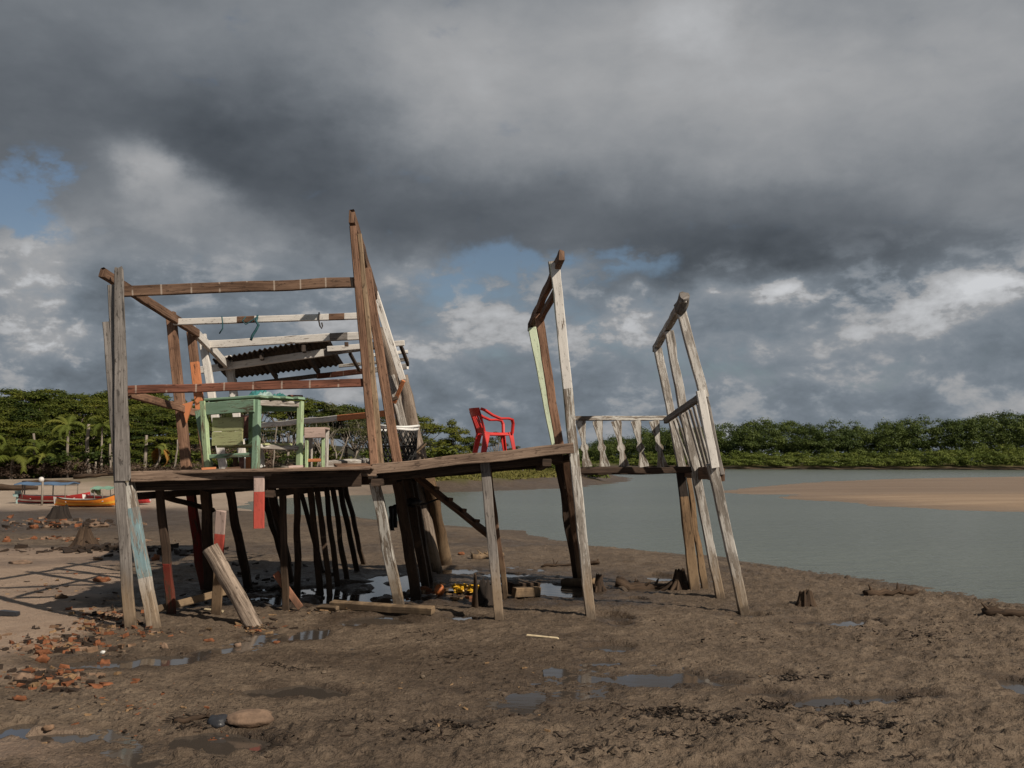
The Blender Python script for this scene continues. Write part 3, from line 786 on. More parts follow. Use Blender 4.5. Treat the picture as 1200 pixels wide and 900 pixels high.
log('trunk_post', P(472, 440, 13.0), P(492, 548, 13.2), .07, .12, 'trunk', n=9, bend=.02, sink=0)
log('trunk_post', P(502, 562, 14.0), gnd(521, 662), .09, .14, 'trunk_mud', n=9, label='short mud-stained trunk post', bend=.03)
# --- stilts under the room
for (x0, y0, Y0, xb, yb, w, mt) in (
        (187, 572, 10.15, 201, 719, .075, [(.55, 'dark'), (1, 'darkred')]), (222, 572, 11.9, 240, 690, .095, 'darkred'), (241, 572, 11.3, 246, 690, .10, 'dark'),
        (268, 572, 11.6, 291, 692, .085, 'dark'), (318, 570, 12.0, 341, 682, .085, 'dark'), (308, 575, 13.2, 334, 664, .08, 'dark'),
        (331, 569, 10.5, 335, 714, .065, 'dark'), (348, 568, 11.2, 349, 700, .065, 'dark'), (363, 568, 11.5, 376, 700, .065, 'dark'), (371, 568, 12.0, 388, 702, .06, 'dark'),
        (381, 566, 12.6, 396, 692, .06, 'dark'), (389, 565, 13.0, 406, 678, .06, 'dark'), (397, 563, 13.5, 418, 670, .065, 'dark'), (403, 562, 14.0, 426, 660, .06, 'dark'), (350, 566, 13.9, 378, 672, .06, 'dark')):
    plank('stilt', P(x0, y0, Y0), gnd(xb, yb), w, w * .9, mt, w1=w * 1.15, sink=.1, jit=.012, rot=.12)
plank('cross_brace', P(192, 582, 11.0), P(250, 598, 12.4), .05, .05, 'dark', jit=.006)
plank('hanging_board', P(303.5, 558, 9.83), P(303.5, 619, 9.83), .105, .03, [(.3, 'pink'), (1, 'red')], jit=.003, label='short board hanging below the deck, pale above and red below')

# --- front stilt and the tilted end frame with pale green paint
plank('stilt', P(568, 538, 10.3), gnd(585, 726), .10, .085, 'grey', w1=.095, sink=.12, jit=.008, rot=.2, label='grey stilt below the red chair')
plank('stilt', P(571, 540, 11.3), gnd(593, 700), .065, .07, 'brown', sink=.1, jit=.012, rot=.2)
plank('post', P(650, 308, 10.08), gnd(692, 726), .098, .09, [(.34, 'white'), (.55, 'worn_white'), (.999, 'chalk'), (1, 'palegreen')], side=(3, 3, .5), w1=.10, sink=.14, jit=.008, rot=.38, label='full-height post, white above with a pale green side, bare grey below')
plank('post', P(631, 368, 11.7), P(656, 524, 11.75), .10, .08, 'post_brown', jit=.006, rot=.3)
plank('post', P(623.5, 384, 12.4), P(651, 524, 12.45), .098, .08, 'palegreen', jit=.005, rot=.1, label='pale green post at the back of the tilted frame')
plank('top_plate', P(658.5, 299, 9.75), P(621, 384, 12.7), .11, .06, 'brown', n=(1, 0, 0), jit=.008, rot=.25, ragged=.05)
plank('top_plate', P(655, 335, 10.3), P(631, 378, 11.9), .09, .05, 'brown', n=(1, 0, 0), jit=.006, rot=.2, ragged=.04)
plank('cap_block', P(625, 378, 12.5), P(628, 396, 12.5), .12, .10, 'dark', jit=.006)
plank('cap_block', P(648, 306, 10.14), P(650, 323, 10.14), .10, .06, 'chalk', jit=.006)
plank('stilt', P(654, 536, 12.6), gnd(678, 682), .10, .10, 'dark', w1=.14, sink=.1, jit=.014, rot=.2)
plank('stilt', P(663, 536, 11.9), gnd(683, 690), .09, .09, 'brown', w1=.12, sink=.1, jit=.012, rot=.2)
plank('joist', P(650, 541, 12.6), P(674, 534, 10.3), .08, .06, 'dark', n=(1, 0, 0))

# --- far end frame: posts, plate, slatted side
plank('post', P(797, 362, 10.22), P(826, 466, 10.22), .095, .07, 'chalk', jit=.006, rot=.25)
plank('post', P(820, 458, 10.18), P(838, 548, 10.2), .085, .05, 'white', jit=.006, label='lower part of the outer post with flaking white paint')
plank('post', P(826, 462, 10.28), P(846, 556, 10.28), .05, .05, 'grey', jit=.005)
plank('stilt', P(834, 543, 10.26), gnd(872, 722), .105, .075, 'chalk', sink=.12, jit=.007, rot=.2)
plank('post', P(783, 388, 11.35), gnd(844, 701), .10, .08, 'chalk', sink=.12, jit=.009, rot=.35)
plank('post', P(770.5, 408, 12.45), P(800, 552, 12.55), .10, .07, 'chalk', jit=.006, rot=.25)
plank('stilt', P(798, 552, 12.6), gnd(814, 690), .105, .10, [(.2, 'blackwood'), (1, 'trunk_mud')], w1=.125, sink=.12, jit=.016, rot=.3)
plank('stilt', P(807, 560, 12.75), gnd(826, 690), .06, .07, 'trunk_mud', w1=.09, sink=.12, jit=.016, rot=.3)
plank('top_plate', P(801.5, 350, 10.0), P(768, 409, 12.7), .085, .07, 'chalk', n=(1, 0, 0), jit=.007, rot=.2, ragged=.03)
log('plate_end', P(802, 346, 9.98), P(797, 362, 10.2), .05, .065, 'grey', sink=0, n=4, jit=.5)
plank('side_rail', P(825, 462, 10.2), P(780, 493, 12.5), .075, .05, 'grey', n=(1, 0, 0), jit=.005, label='upper rail of the slatted side')
plank('side_rail', P(846, 556, 10.3), P(802, 553, 12.7), .14, .05, 'brown', n=(1, 0, 0), jit=.006, label='lower rail of the slatted side')
a0, a1 = P(822, 466, 10.25), P(783, 492, 12.4); b0, b1 = P(841, 552, 10.35), P(803, 549, 12.6)
for i in range(9):
    k = (i + .6) / 9.6
    plank('side_slat', a0.lerp(a1, k) + Vector((.03, 0, -.02)), b0.lerp(b1, k) + Vector((.03, 0, 0)), .125, .02, 'chalk', n=(1, 0, 0), jit=.004, rot=.15)

# --- balustrade
bal = plank('handrail', P(671, 490.5, 12.45), P(781, 490, 12.5), .06, .07, 'worn_white', jit=.004, label='grey-white handrail over five flat balusters')
plank('bottom_rail', P(672, 552.5, 12.4), P(812, 550, 12.62), .10, .09, 'dark', jit=.008, rot=.2)
plank('bottom_rail', P(672, 551.5, 11.6), P(812, 550.5, 11.7), .07, .30, 'dark', jit=.006)
for (xt, xb) in ((680.5, 688), (700, 709), (722, 732), (745, 754.5), (766.5, 776.5)):
    top = P(xt, 493, 12.45); bot = P(xb, 547, 12.5); ax = (bot - top); L = ax.length; ax.normalize()
    sd = Vector((1, 0, 0)); sd = (sd - ax * sd.dot(ax)).normalized(); nn = ax.cross(sd)
    prof = [(0, .064), (.06, .062), (.2, .048), (.34, .034), (.46, .027), (.50, .029), (.54, .044), (.58, .053), (.63, .046), (.66, .031), (.70, .031), (.82, .044), (.94, .062), (1, .066)]
    mb = MB(); rings = []
    for f_, w_ in prof:
        c = top + ax * (L * f_); j = R.uniform(-.003, .003)
        rings.append([c + sd * (-w_ + j) - nn * .014, c + sd * (w_ + j) - nn * .014, c + sd * (w_ + j) + nn * .014, c + sd * (-w_ + j) + nn * .014])
    u0 = R.random() * 9
    mb.rings(rings, [u0 + L * f_ for f_, _ in prof], [0, .1, .12, .22, .24], [0] * (len(prof) - 1))
    mb.build('baluster', [M['worn_white']], H)

# --- plank stair down from the deck to the back
sa, sb = P(480, 552, 11.9), P(582, 634, 12.5)
plank('stair_plank', sa, sb, .12, .05, 'brown', n=(.4, -.5, .8), jit=.006, label='sloping gangplank with cleats behind the stilts')
for i in range(6):
    c = sa.lerp(sb, .12 + i * .155)
    plank('cleat', c + Vector((-.05, .07, .035)), c + Vector((.045, -.09, .035)), .055, .04, 'tan' if i == 1 else 'brown', n=(.4, -.5, .8), jit=.003)

# --- lean-to: corrugated sheets on rafters, bare frame beside them
q = [P(250, 428, 13.6), P(386, 402, 13.3), P(404, 433, 16.2), P(268, 449, 16.6)]
mb = MB(); nu, nv = 260, 6; L = (q[1] - q[0]).length
nrm = (q[1] - q[0]).cross(q[3] - q[0]).normalized()
if nrm.z < 0: nrm = -nrm
for layer in (0.0, 0.008):
    for j in range(nv + 1):
        for i in range(nu + 1):
            u, v_ = i / nu, j / nv
            ve = v_ if j else v_ + (-.02 if (i // 87) == 1 else .0)
            p = q[0].lerp(q[1], u).lerp(q[3].lerp(q[2], u), ve)
            p = p + nrm * (.075 + layer + .013 * math.sin(u * L / .076 * 6.283) - .03 * math.sin(math.pi * v_))
            mb.v.append(tuple(p))
n1_ = (nu + 1) * (nv + 1)
for j in range(nv):
    for i in range(nu):
        a_ = j * (nu + 1) + i
        uvq = [(i * .01, j * .4), (i * .01 + .01, j * .4), (i * .01 + .01, j * .4 + .4), (i * .01, j * .4 + .4)]
        mb.face((a_, a_ + 1, a_ + nu + 2, a_ + nu + 1), uvq, 0, True)
        mb.face((a_ + n1_, a_ + nu + 1 + n1_, a_ + nu + 2 + n1_, a_ + 1 + n1_), [uvq[0], uvq[3], uvq[2], uvq[1]], 0, True)
for j in (0, nv):
    for i in range(nu):
        a_ = j * (nu + 1) + i
        mb.face((a_, a_ + n1_, a_ + 1 + n1_, a_ + 1), [(0, 0), (0, .1), (.1, .1), (.1, 0)])
for i in (0, nu):
    for j in range(nv):
        a_ = j * (nu + 1) + i; b_ = a_ + nu + 1
        mb.face((a_, b_, b_ + n1_, a_ + n1_), [(0, 0), (0, .1), (.1, .1), (.1, 0)])
o = mb.build('roof_sheet', [M['roofdark']], H); o['label'] = 'dark corrugated roof sheets of the lean-to'
for u in (.06, .42, .78):
    plank('rafter', q[0].lerp(q[1], u) + nrm * .0, q[3].lerp(q[2], u) + nrm * .0, .09, .05, 'roofdark', n=(1, 0, 0), jit=.004)
plank('lean_to_rail', P(268, 453, 16.4), P(400, 437, 16.0), .07, .05, 'grey', jit=.004)
plank('lean_to_rail', P(372, 441, 15.9), P(478, 429, 14.9), .085, .05, [(.55, 'redbrown'), (1, 'white')], jit=.004, label='outer lean-to rail, red-brown then white')
plank('lean_to_rail', P(384, 409, 13.45), P(474, 402, 13.3), .075, .04, 'white', jit=.004)
plank('lean_to_rail', P(430, 417, 14.0), P(478, 412, 14.1), .05, .04, 'white', jit=.004)
plank('lean_to_rail', P(398, 429, 14.9), P(478, 421, 14.4), .05, .04, 'worn_white', jit=.004)
plank('lean_to_strut', P(410, 414, 13.5), P(421, 434, 15.0), .05, .04, 'dark', n=(1, 0, 0), jit=.003)
plank('lean_to_strut', P(469, 403, 13.4), P(478, 427, 14.6), .06, .04, 'dark', n=(1, 0, 0), jit=.003)
plank('batten_end', P(406, 401, 13.2), P(406, 406, 13.2), .05, .04, 'dark')
# ================================================================ things on the deck
def part(name, mb, mats, root, label=None):
    o = mb.build(name, mats, root)
    if label: o['label'] = label
    return o

# --- green table
tN, tL, tR = P(300, 540, 10.45), P(244, 540, 10.72), P(351, 540, 10.74)
tN.z = tL.z = tR.z = 0
tB = tL + tR - tN
def dz(p): return deck_z(p.x, p.y)
tbl = thing('table', 'battered green wooden table with open shelf, standing on the deck of the stilt house', 'table', ((tN.x + tB.x) / 2, (tN.y + tB.y) / 2, dz(tN)))
zt = P(300, 466, 10.45).z
def up(p, z): return Vector((p.x, p.y, z))
def leg(p, mt, w=.075, top=None, lean=(0, 0)):
    mb = MB(); mb.board(up(p, zt - .02) + Vector((lean[0], lean[1], 0)), up(p, dz(p) + .002), w, w * .8, (-.4, -1, 0), jit=.004, rot=.15); part('leg', mb, [M[mt]], tbl)
leg(tN, 'green'); leg(tL, 'lightgreen', .07, lean=(-.07, 0)); leg(tR, 'lightgreen', .065); leg(tB, 'green')
def span(name, a, b, z, h, t_, mt, za=0, zb=0, label=None, rot=.1):
    d = (b - a).normalized(); nn = Vector((d.y, -d.x, 0))
    mb = MB(); mb.board(up(a, z + za), up(b, z + zb), h, t_, nn, jit=.004, rot=rot); return part(name, mb, [M[mt]], tbl, label)
out = (tL - tN).normalized() * .04
span('apron', tL + out * .6 + Vector((-.06, 0, 0)), tN + Vector((-.02, -.035, 0)), zt - .085, .135, .025, 'green', -.02, 0, 'green front apron')
span('apron', tN + Vector((.03, .0, 0)), tR, zt - .055, .06, .025, 'chalk', 0, 0, 'bare grey side apron')
span('apron', tL, tB, zt - .07, .11, .025, 'green'); span('apron', tB, tR, zt - .07, .11, .025, 'green')
mb = MB(); e1 = (tN - tL); e2 = (tR - tN); le = e1.length + .1
dd = e1.normalized(); ex = e2.normalized()
for i in range(4):
    c = tL - ex * .04 + ex * ((e2.length + .08) * (i + .5) / 4)
    mb.board(up(c - dd * .06, zt + .004 - .01), up(c + e1 + dd * .06, zt + .012), (e2.length + .08) / 4 - .006, .026, (0, 0, 1), jit=.004, ragged=.02)
part('table_top', mb, [M['green']], tbl)
mb = MB()
for i in range(2):
    c = tL + ex * (e2.length * (i + .5) / 2.6 + .06)
    mb.board(up(c, dz(tL) + .26), up(c + e1, dz(tN) + .27), .18, .022, (0, 0, 1), jit=.004)
part('shelf', mb, [M['boardgreen']], tbl, 'lower shelf of worn boards')
span('stretcher', tL, tN, dz(tL) + .155, .045, .03, 'green', 0, .02); span('stretcher', tN, tR, dz(tN) + .25, .05, .03, 'chalk', 0, -.02)
ins = Vector((.0, .032, 0)); bp0, bp1 = tL.lerp(tN, .06) + ins, tL.lerp(tN, .70) + ins
for z0, hh_ in ((dz(bp0) + .345, .15), (dz(bp0) + .50, .15)):
    mb = MB(); mb.board(up(bp0, z0), up(bp1, z0), hh_, .02, (bp1 - bp0).cross(UP), jit=.003); part('back_panel', mb, [M['boardgreen']], tbl, 'yellow-green back panel board')
mb = MB(); mb.board(P(232.5, 481, 10.98), up(P(246, 548, 10.9), dz(P(246, 548, 10.9)) + .01), .085, .03, (-.3, -1, 0), jit=.004, rot=.2)
single('loose_board', mb, [M['green']], 'loose green board leaning against the end of the green table', 'board', up(P(246, 548, 10.9), dz(tL)))

def cloth(name, c, w, d, h, mt, label, cat, seed, hang=0):
    """a crumpled cloth: a folded sheet with real thickness"""
    nx, ny = 18, 14; mb = MB()
    for s_ in (0, 1):
        for j in range(ny + 1):
            for i in range(nx + 1):
                u, v_ = i / nx - .5, j / ny - .5
                e = max(0, 1 - (2 * max(abs(u), abs(v_))) ** 3)
                z = h * e * (.45 + .9 * abs(mnoise.noise((u * 5 + seed, v_ * 5, 0))) + .4 * mnoise.noise((u * 11 + seed, v_ * 11, 3)))
                mb.v.append((c.x + u * w * (1 + .25 * mnoise.noise((seed, v_ * 4, 9))), c.y + v_ * d * (1 + .25 * mnoise.noise((seed, u * 4, 5))), c.z + (max(z, 0.004) if s_ else 0)))
    n_ = (nx + 1) * (ny + 1)
    for j in range(ny):
        for i in range(nx):
            a_ = j * (nx + 1) + i
            mb.face((a_ + n_, a_ + 1 + n_, a_ + nx + 2 + n_, a_ + nx + 1 + n_), [(0, 0)] * 4, 0, True)
            mb.face((a_, a_ + nx + 1, a_ + nx + 2, a_ + 1), [(0, 0)] * 4)
    for i in range(nx):
        for a_ in (i, ny * (nx + 1) + i): mb.face((a_, a_ + 1, a_ + 1 + n_, a_ + n_), [(0, 0)] * 4)
    for j in range(ny):
        for a_ in (j * (nx + 1), j * (nx + 1) + nx): mb.face((a_, a_ + n_, a_ + n_ + nx + 1, a_ + nx + 1), [(0, 0)] * 4)
    return single(name, mb, [M[mt]], label, cat, c)
ztop = zt + .024
cloth('cloth', up(P(305, 460, 10.9), ztop), .26, .22, .10, 'teal', 'crumpled teal cloth heaped at the middle of the green table top', 'cloth', 3.1)
cloth('cloth', up(P(312, 460, 10.72), ztop), .17, .15, .06, 'paleteal', 'pale teal folded cloth lying between the two teal ones on the table', 'cloth', 8.4)
cloth('cloth', up(P(327, 462, 10.8), ztop), .19, .12, .045, 'teal', 'bright teal cloth near the far corner of the green table top', 'cloth', 5.7)
mb = MB(); mb.board(up(P(338, 463, 10.9), ztop + .02), up(P(353, 463, 11.0), ztop + .022), .08, .03, (0, 0, 1), jit=.004, ragged=.02)
single('loose_board', mb, [M['redbrown']], 'short red-brown board lying on the corner of the green table', 'board', up(P(345, 463, 10.9), ztop))
def drape(name, a, b, drop, mt, label, seed):
    """a cloth hanging in folds from a line a-b"""
    a = Vector(a); b = Vector(b); nx, ny = 26, 10; mb = MB(); d = (b - a).normalized(); nn = d.cross(UP)
    for s_ in (0, .006):
        for j in range(ny + 1):
            for i in range(nx + 1):
                u, v_ = i / nx, j / ny
                f_ = .028 * math.sin(u * 17 + seed + v_ * 1.2) * (.3 + v_) + .02 * mnoise.noise((u * 6, v_ * 3, seed))
                dr = drop * (1 + .18 * mnoise.noise((u * 4, seed, 2)))
                p = a.lerp(b, u) + nn * (f_ + s_) - UP * (dr * v_); mb.v.append(tuple(p))
    n_ = (nx + 1) * (ny + 1)
    for j in range(ny):
        for i in range(nx):
            a_ = j * (nx + 1) + i
            mb.face((a_, a_ + 1, a_ + nx + 2, a_ + nx + 1), [(0, 0)] * 4, 0, True); mb.face((a_ + n_, a_ + nx + 1 + n_, a_ + nx + 2 + n_, a_ + 1 + n_), [(0, 0)] * 4, 0, True)
    for i in range(nx):
        for a_ in (i, ny * (nx + 1) + i): mb.face((a_, a_ + n_, a_ + 1 + n_, a_ + 1), [(0, 0)] * 4)
    for j in range(ny):
        for a_ in (j * (nx + 1), j * (nx + 1) + nx): mb.face((a_, a_ + nx + 1, a_ + nx + 1 + n_, a_ + n_), [(0, 0)] * 4)
    return single(name, mb, [M[mt]], label, 'cloth', (a + b) / 2 - UP * drop)
drape('hanging_cloth', P(283, 486, 11.3), P(298, 488, 11.15), .26, 'pinkcloth', 'faded pink cloth hanging inside the green table beside the back panel', 1.7)
drape('white_rag', P(303, 524, 10.7), P(308, 524, 10.75), .22, 'rimwhite', 'narrow white rag hanging by the middle leg of the green table', 4.2)
for i, (pxc, mt, lb) in enumerate(((276, 'brown', 'dark brown board stood upright under the green table, left of the others'), (283, 'pinkcloth', 'reddish board stood upright under the green table between two boards'), (291, 'orange', 'orange board stood upright under the green table, by the middle leg'))):
    c = P(pxc, 540, 11.0 - .1 * i); z0 = dz(c); mb = MB()
    mb.board(up(c, z0 + .165), up(c, z0 + .003), .055, .02, (-.2, -1, 0), jit=.002)
    single('upright_board', mb, [M[mt]], lb, 'board', up(c, z0))

# --- little stool
s0 = P(356, 540, 11.2); s1 = P(379, 540, 11.2); zs = P(366, 502, 11.2).z
sto = thing('stool', 'small child-height stool with chipped pinkish white seat behind the green table', 'stool', up((s0 + s1) / 2, dz(s0)))
mb = MB(); mb.board((s0.x, 11.22, zs - .055), (s1.x + .01, 11.22, zs - .05), .11, .03, (0, -1, 0), jit=.003, rot=.1); part('seat_apron', mb, [M['pink']], sto)
mb = MB(); mb.board((s0.x, 11.36, zs - .0), (s1.x + .01, 11.36, zs + .004), .30, .022, (0, 0, 1), jit=.003); part('seat', mb, [M['pink']], sto)
for (x_, y_) in ((s0.x + .02, 11.25), (s1.x - .015, 11.25), (s0.x + .02, 11.48), (s1.x - .015, 11.48)):
    mb = MB(); mb.board((x_, y_, zs - .01), (x_, y_, deck_z(x_, y_) + .002), .038, .038, (0, -1, 0), jit=.002); part('leg', mb, [M['lightgreen' if y_ < 11.3 else 'chalk']], sto)
mb = MB(); mb.board((s0.x + .03, 11.25, deck_z(s0.x, 11.2) + .1), (s1.x - .02, 11.25, deck_z(s1.x, 11.2) + .1), .035, .02, (0, -1, 0), jit=.002); part('rung', mb, [M['orange']], sto)

def lying(name, a, b, w, t_, mt, label, cat, n=(0, -.4, 1), rot=.2, ragged=.02):
    a = Vector(a); b = Vector(b); mb = MB()
    mats = mt if isinstance(mt, list) else [(1.0, mt)]
    ks = []
    for _, k in mats:
        if k not in ks: ks.append(k)
    mb.board(a, b, w, t_, n, [(f_, ks.index(k)) for f_, k in mats], jit=.005, rot=rot, ragged=ragged)
    return single(name, mb, [M[k] for k in ks], label, cat, (a + b) / 2)
a, b = P(378, 541, 11.6), P(432, 533, 12.4); a.z = dz(a) + .05; b.z = dz(b) + .09
lying('loose_plank', a, b, .11, .08, 'chalk', 'pale weathered plank lying on the deck behind the double post', 'plank')
a, b = P(392, 540, 11.0), P(432, 540, 11.3); a.z = dz(a) + .03; b.z = dz(b) + .03
lying('loose_plank', a, b, .09, .035, 'brown', 'brown plank lying flat on the deck in front of the pale one', 'plank')
for i, (pxc, mt, lb) in enumerate(((244, 'orange', 'small orange wood scrap on the deck edge at the end of the green table'), (272, 'brown', 'small brown wood scrap on the deck edge below the table shelf'), (345, 'pink', 'small pinkish wood scrap on the deck by the stool'))):
    c = P(pxc, 548, 10.05); c.z = dz(c)
    lying('wood_scrap', c + Vector((-.07, 0, .012)), c + Vector((.07, .05, .02)), .05, .02, mt, lb, 'wood scrap', rot=0)

# --- red plastic child's armchair
cp = P(580, 530, 11.25); cp.z = dz(cp)
ch = thing('armchair', 'red plastic child armchair with curved arms standing alone on the tilted deck', 'chair', cp, rot=math.radians(19))
ROOT[ch.name] = Vector((0, 0, 0))
def cpart(name, mb): return part(name, mb, [M['plastic']], ch)
W2, D2, SH, AH, BH = .155, .15, .265, .415, .535
mb = MB()      # seat: a dished slab with a rolled rim
nx = ny = 14; top = {}
for s_ in (0, 1):
    for j in range(ny + 1):
        for i in range(nx + 1):
            u, v_ = 2 * i / nx - 1, 2 * j / ny - 1
            e = max(abs(u), abs(v_)); z = SH - .012 * (1 - u * u) * (1 - v_ * v_) - (.022 if e > .99 else 0)
            mb.v.append((u * D2 * 1.02, v_ * W2 * (1 - .06 * (u < 0) * -u), z - (.012 if s_ == 0 else 0)))
n_ = (nx + 1) * (ny + 1)
for j in range(ny):
    for i in range(nx):
        a_ = j * (nx + 1) + i
        mb.face((a_ + n_, a_ + 1 + n_, a_ + nx + 2 + n_, a_ + nx + 1 + n_), [(0, 0)] * 4, 0, True); mb.face((a_, a_ + nx + 1, a_ + nx + 2, a_ + 1), [(0, 0)] * 4, 0, True)
for i in range(nx):
    for a_ in (i, ny * (nx + 1) + i): mb.face((a_, a_ + 1, a_ + 1 + n_, a_ + n_), [(0, 0)] * 4)
for j in range(ny):
    for a_ in (j * (nx + 1), j * (nx + 1) + nx): mb.face((a_, a_ + n_, a_ + n_ + nx + 1, a_ + nx + 1), [(0, 0)] * 4)
cpart('seat', mb)
for sy in (-1, 1):
    # a folded L-shaped leg, wider at the top
    for (x0, x1, w0, w1) in ((D2 - .016, D2 + .030, .050, .034), (-D2 + .012, -D2 - .040, .072, .052)):
        mb = MB(); sx = 1 if x0 > 0 else -1
        mb.board((x0, sy * W2 * .97, SH + .004), (x1, sy * W2 * 1.14, 0), w0, .014, (0, -1, 0), jit=0, w1=w1, seg=4)
        mb.board((x0 + sx * w0 * .45, sy * (W2 * .97 - .016), SH + .002), (x1 + sx * w1 * .45, sy * (W2 * 1.14 - .012), 0), .034, .012, (1, 0, 0), jit=0, w1=.026, seg=4)
        cpart('leg', mb)
# backrest: curved row of slats with a broad rolled top rail
mb = MB(); nb = 15
def bp(k, z):           # k in -1..1 across the back
    lean = max(0.0, (z - SH) / (BH - SH))
    return Vector((-D2 - .085 * lean ** 1.1 - .035 * (1 - k * k) * lean - .005, k * W2 * (1.0 + .14 * lean), z))
def strip(z0, z1, k0, k1, n1=8, n2=4, th=.012):
    rings = []
    for i in range(n1 + 1):
        k = k0 + (k1 - k0) * i / n1
        f0 = [bp(k, z0 + (z1 - z0) * j / n2) for j in range(n2 + 1)]
        rings.append(f0 + [p + Vector((-th, 0, .0)) for p in reversed(f0)])
    mb.rings(rings, [i * .02 for i in range(n1 + 1)], [i * .02 for i in range(len(rings[0]) + 1)], [0] * n1, sm=False)
strip(BH - .085, BH, -1, 1, 14, 5, .016)
strip(SH - .01, SH + .05, -.9, .9, 10, 2)
for i in range(6):
    k = -.80 + i * .32
    strip(SH + .04, BH - .07, k - .085, k + .085, 2, 5, .009)
for k in (-1, 1): strip(SH - .02, BH - .03, k - .09 if k > 0 else k, k if k > 0 else k + .09, 2, 6, .022)
cpart('backrest', mb)
for sy in (-1, 1):
    pts = [Vector((-D2 - .075, sy * W2 * 1.12, BH - .012)), Vector((-D2 - .03, sy * W2 * 1.18, BH - .028)), Vector((-D2 + .06, sy * W2 * 1.22, AH + .035)), Vector((0, sy * W2 * 1.24, AH)),
           Vector((D2 - .06, sy * W2 * 1.24, AH + .002)), Vector((D2 - .012, sy * W2 * 1.2, AH - .008)), Vector((D2 + .004, sy * W2 * 1.14, AH - .05)), Vector((D2 - .0, sy * W2 * 1.02, SH - .012))]
    mb = MB(); rings = []
    for i, p in enumerate(pts):
        tg = (pts[min(i + 1, 7)] - pts[max(i - 1, 0)]).normalized(); sd = Vector((0, 1, 0)); sd = (sd - tg * sd.dot(tg)).normalized(); nn = tg.cross(sd)
        w_ = .030 if i < 6 else .024; h_ = .013
        rings.append([p + sd * w_ - nn * h_ * .3, p + sd * w_ * .6 + nn * h_ * -1, p - sd * w_ * .6 - nn * h_, p - sd * w_ - nn * h_ * .3, p - sd * w_ + nn * h_, p - sd * w_ * .7 + nn * h_ * .6, p + sd * w_ * .7 + nn * h_ * .6, p + sd * w_ + nn * h_])
    mb.rings(rings, [i * .05 for i in range(8)], [i * .01 for i in range(9)], [0] * 7, sm=False)
    cpart('arm', mb)

# --- black net basket with white rim
nc = P(466, 540, 12.05); r = .235; zb = deck_z(min(nc.x, -1.2), nc.y); zr = P(466, 503, 12.05).z
nb_ = thing('net_basket', 'round black net fish basket with white rim standing on the deck behind the posts', 'basket', up(nc, zb))
mb = MB()
for k in range(2):
    z_ = zr + k * .03
    mb.tube([(nc.x + (r + .012 * k + .01 * math.sin(3 * a_)) * math.cos(a_), nc.y + r * math.sin(a_), z_ + .012 * math.sin(2 * a_ + k)) for a_ in [6.2832 * i / 28 for i in range(29)]], .017, 6)
part('rim', mb, [M['rimwhite']], nb_)
mb = MB(); nn_ = 22
for i in range(nn_):
    for s_ in (-1, 1):
        pts = []
        for j in range(7):
            v_ = j / 6; a_ = 6.2832 * (i / nn_ + s_ * v_ * .16); rr_ = r * (1 - .10 * v_) + .012 * mnoise.noise((i * 1.0, v_ * 3, s_))
            pts.append((nc.x + rr_ * math.cos(a_), nc.y + rr_ * math.sin(a_), zr + (zb + .01 - zr) * v_ + .01 * mnoise.noise((i * 2.0, v_ * 4, 3))))
        mb.tube(pts, .008, 4)
for v_ in (.45, .72, 1.0):
    mb.tube([(nc.x + r * (1 - .1 * v_) * math.cos(a_), nc.y + r * (1 - .1 * v_) * math.sin(a_), zr + (zb + .012 - zr) * v_) for a_ in [6.2832 * i / 24 for i in range(25)]], .011, 5)
part('net', mb, [M['net']], nb_)
cloth('black_rag', up(P(470, 530, 12.05), zb + .012), .3, .25, .11, 'blackrag', 'heap of black netting lying inside the white-rimmed basket', 'netting', 2.2)
lying('stick', P(497, 538, 12.2), P(488, 527, 12.4), .03, .02, 'tan', 'short pale stick poking out beside the net basket', 'stick')
a, b = P(488, 530, 12.1), P(500, 519, 12.1)
lying('stick', a, b, .025, .02, 'tan', 'thin pale stick slanting up at the side of the net basket', 'stick')

# --- rope ends and hook on the thin white beam
def cord(name, pts, rad, mt, label, cat):
    mb = MB(); mb.tube(pts, rad, 5); return single(name, mb, [M[mt]], label, cat, pts[-1])
Yb = 11.42
cord('rope_end', [P(302, 370, Yb), P(300, 376, Yb - .06), P(303, 381, Yb - .05), P(300, 387, Yb - .04), P(296, 393, Yb - .04), P(294, 399, Yb - .04)], .016, 'rope', 'thick teal rope end dangling from the thin white beam', 'rope')
cord('rope_end', [P(288, 371, Yb - .04), P(284, 376, Yb - .05), P(288, 380, Yb - .05), P(296, 375, Yb - .05), P(302, 371, Yb - .05)], .008, 'rope', 'thin dark cord looped over the white beam beside the thick rope', 'rope')
cord('rope_end', [P(260, 371, Yb - .03), P(261, 379, Yb - .05), P(261, 385, Yb - .04), P(257, 391, Yb - .03)], .008, 'rope', 'short dark cord hanging at the post end of the white beam', 'rope')
cord('hook', [P(374, 366, Yb - .1), P(373.5, 375, Yb - .1), P(375, 382, Yb - .1), P(377, 385, Yb - .1), P(378, 382, Yb - .1), P(377, 378, Yb - .1)], .009, 'iron', 'dark iron hook hanging from the thin white beam', 'hook')
# --- black rag and line caught between the dark stilts
drape('black_rag', P(455, 594, 11.5), P(466, 590, 11.6), .26, 'blackrag', 'torn black plastic rag caught on the dark stilts under the deck', 0.4)
mb = MB(); mb.blob(P(485, 589, 11.7), (.09, .07, .055), jit=.5)
single('black_bundle', mb, [M['blackrag']], 'small black bundle wedged between the dark stilt and the trunk post', 'bundle', P(485, 592, 11.7))
cord('rope_end', [P(486, 592, 11.7), P(500, 590, 12.0), P(512, 585, 12.2), P(524, 584, 12.2), P(528, 592, 12.2)], .012, 'net', 'dark rope stretched from the black bundle to the sloping plank', 'rope')

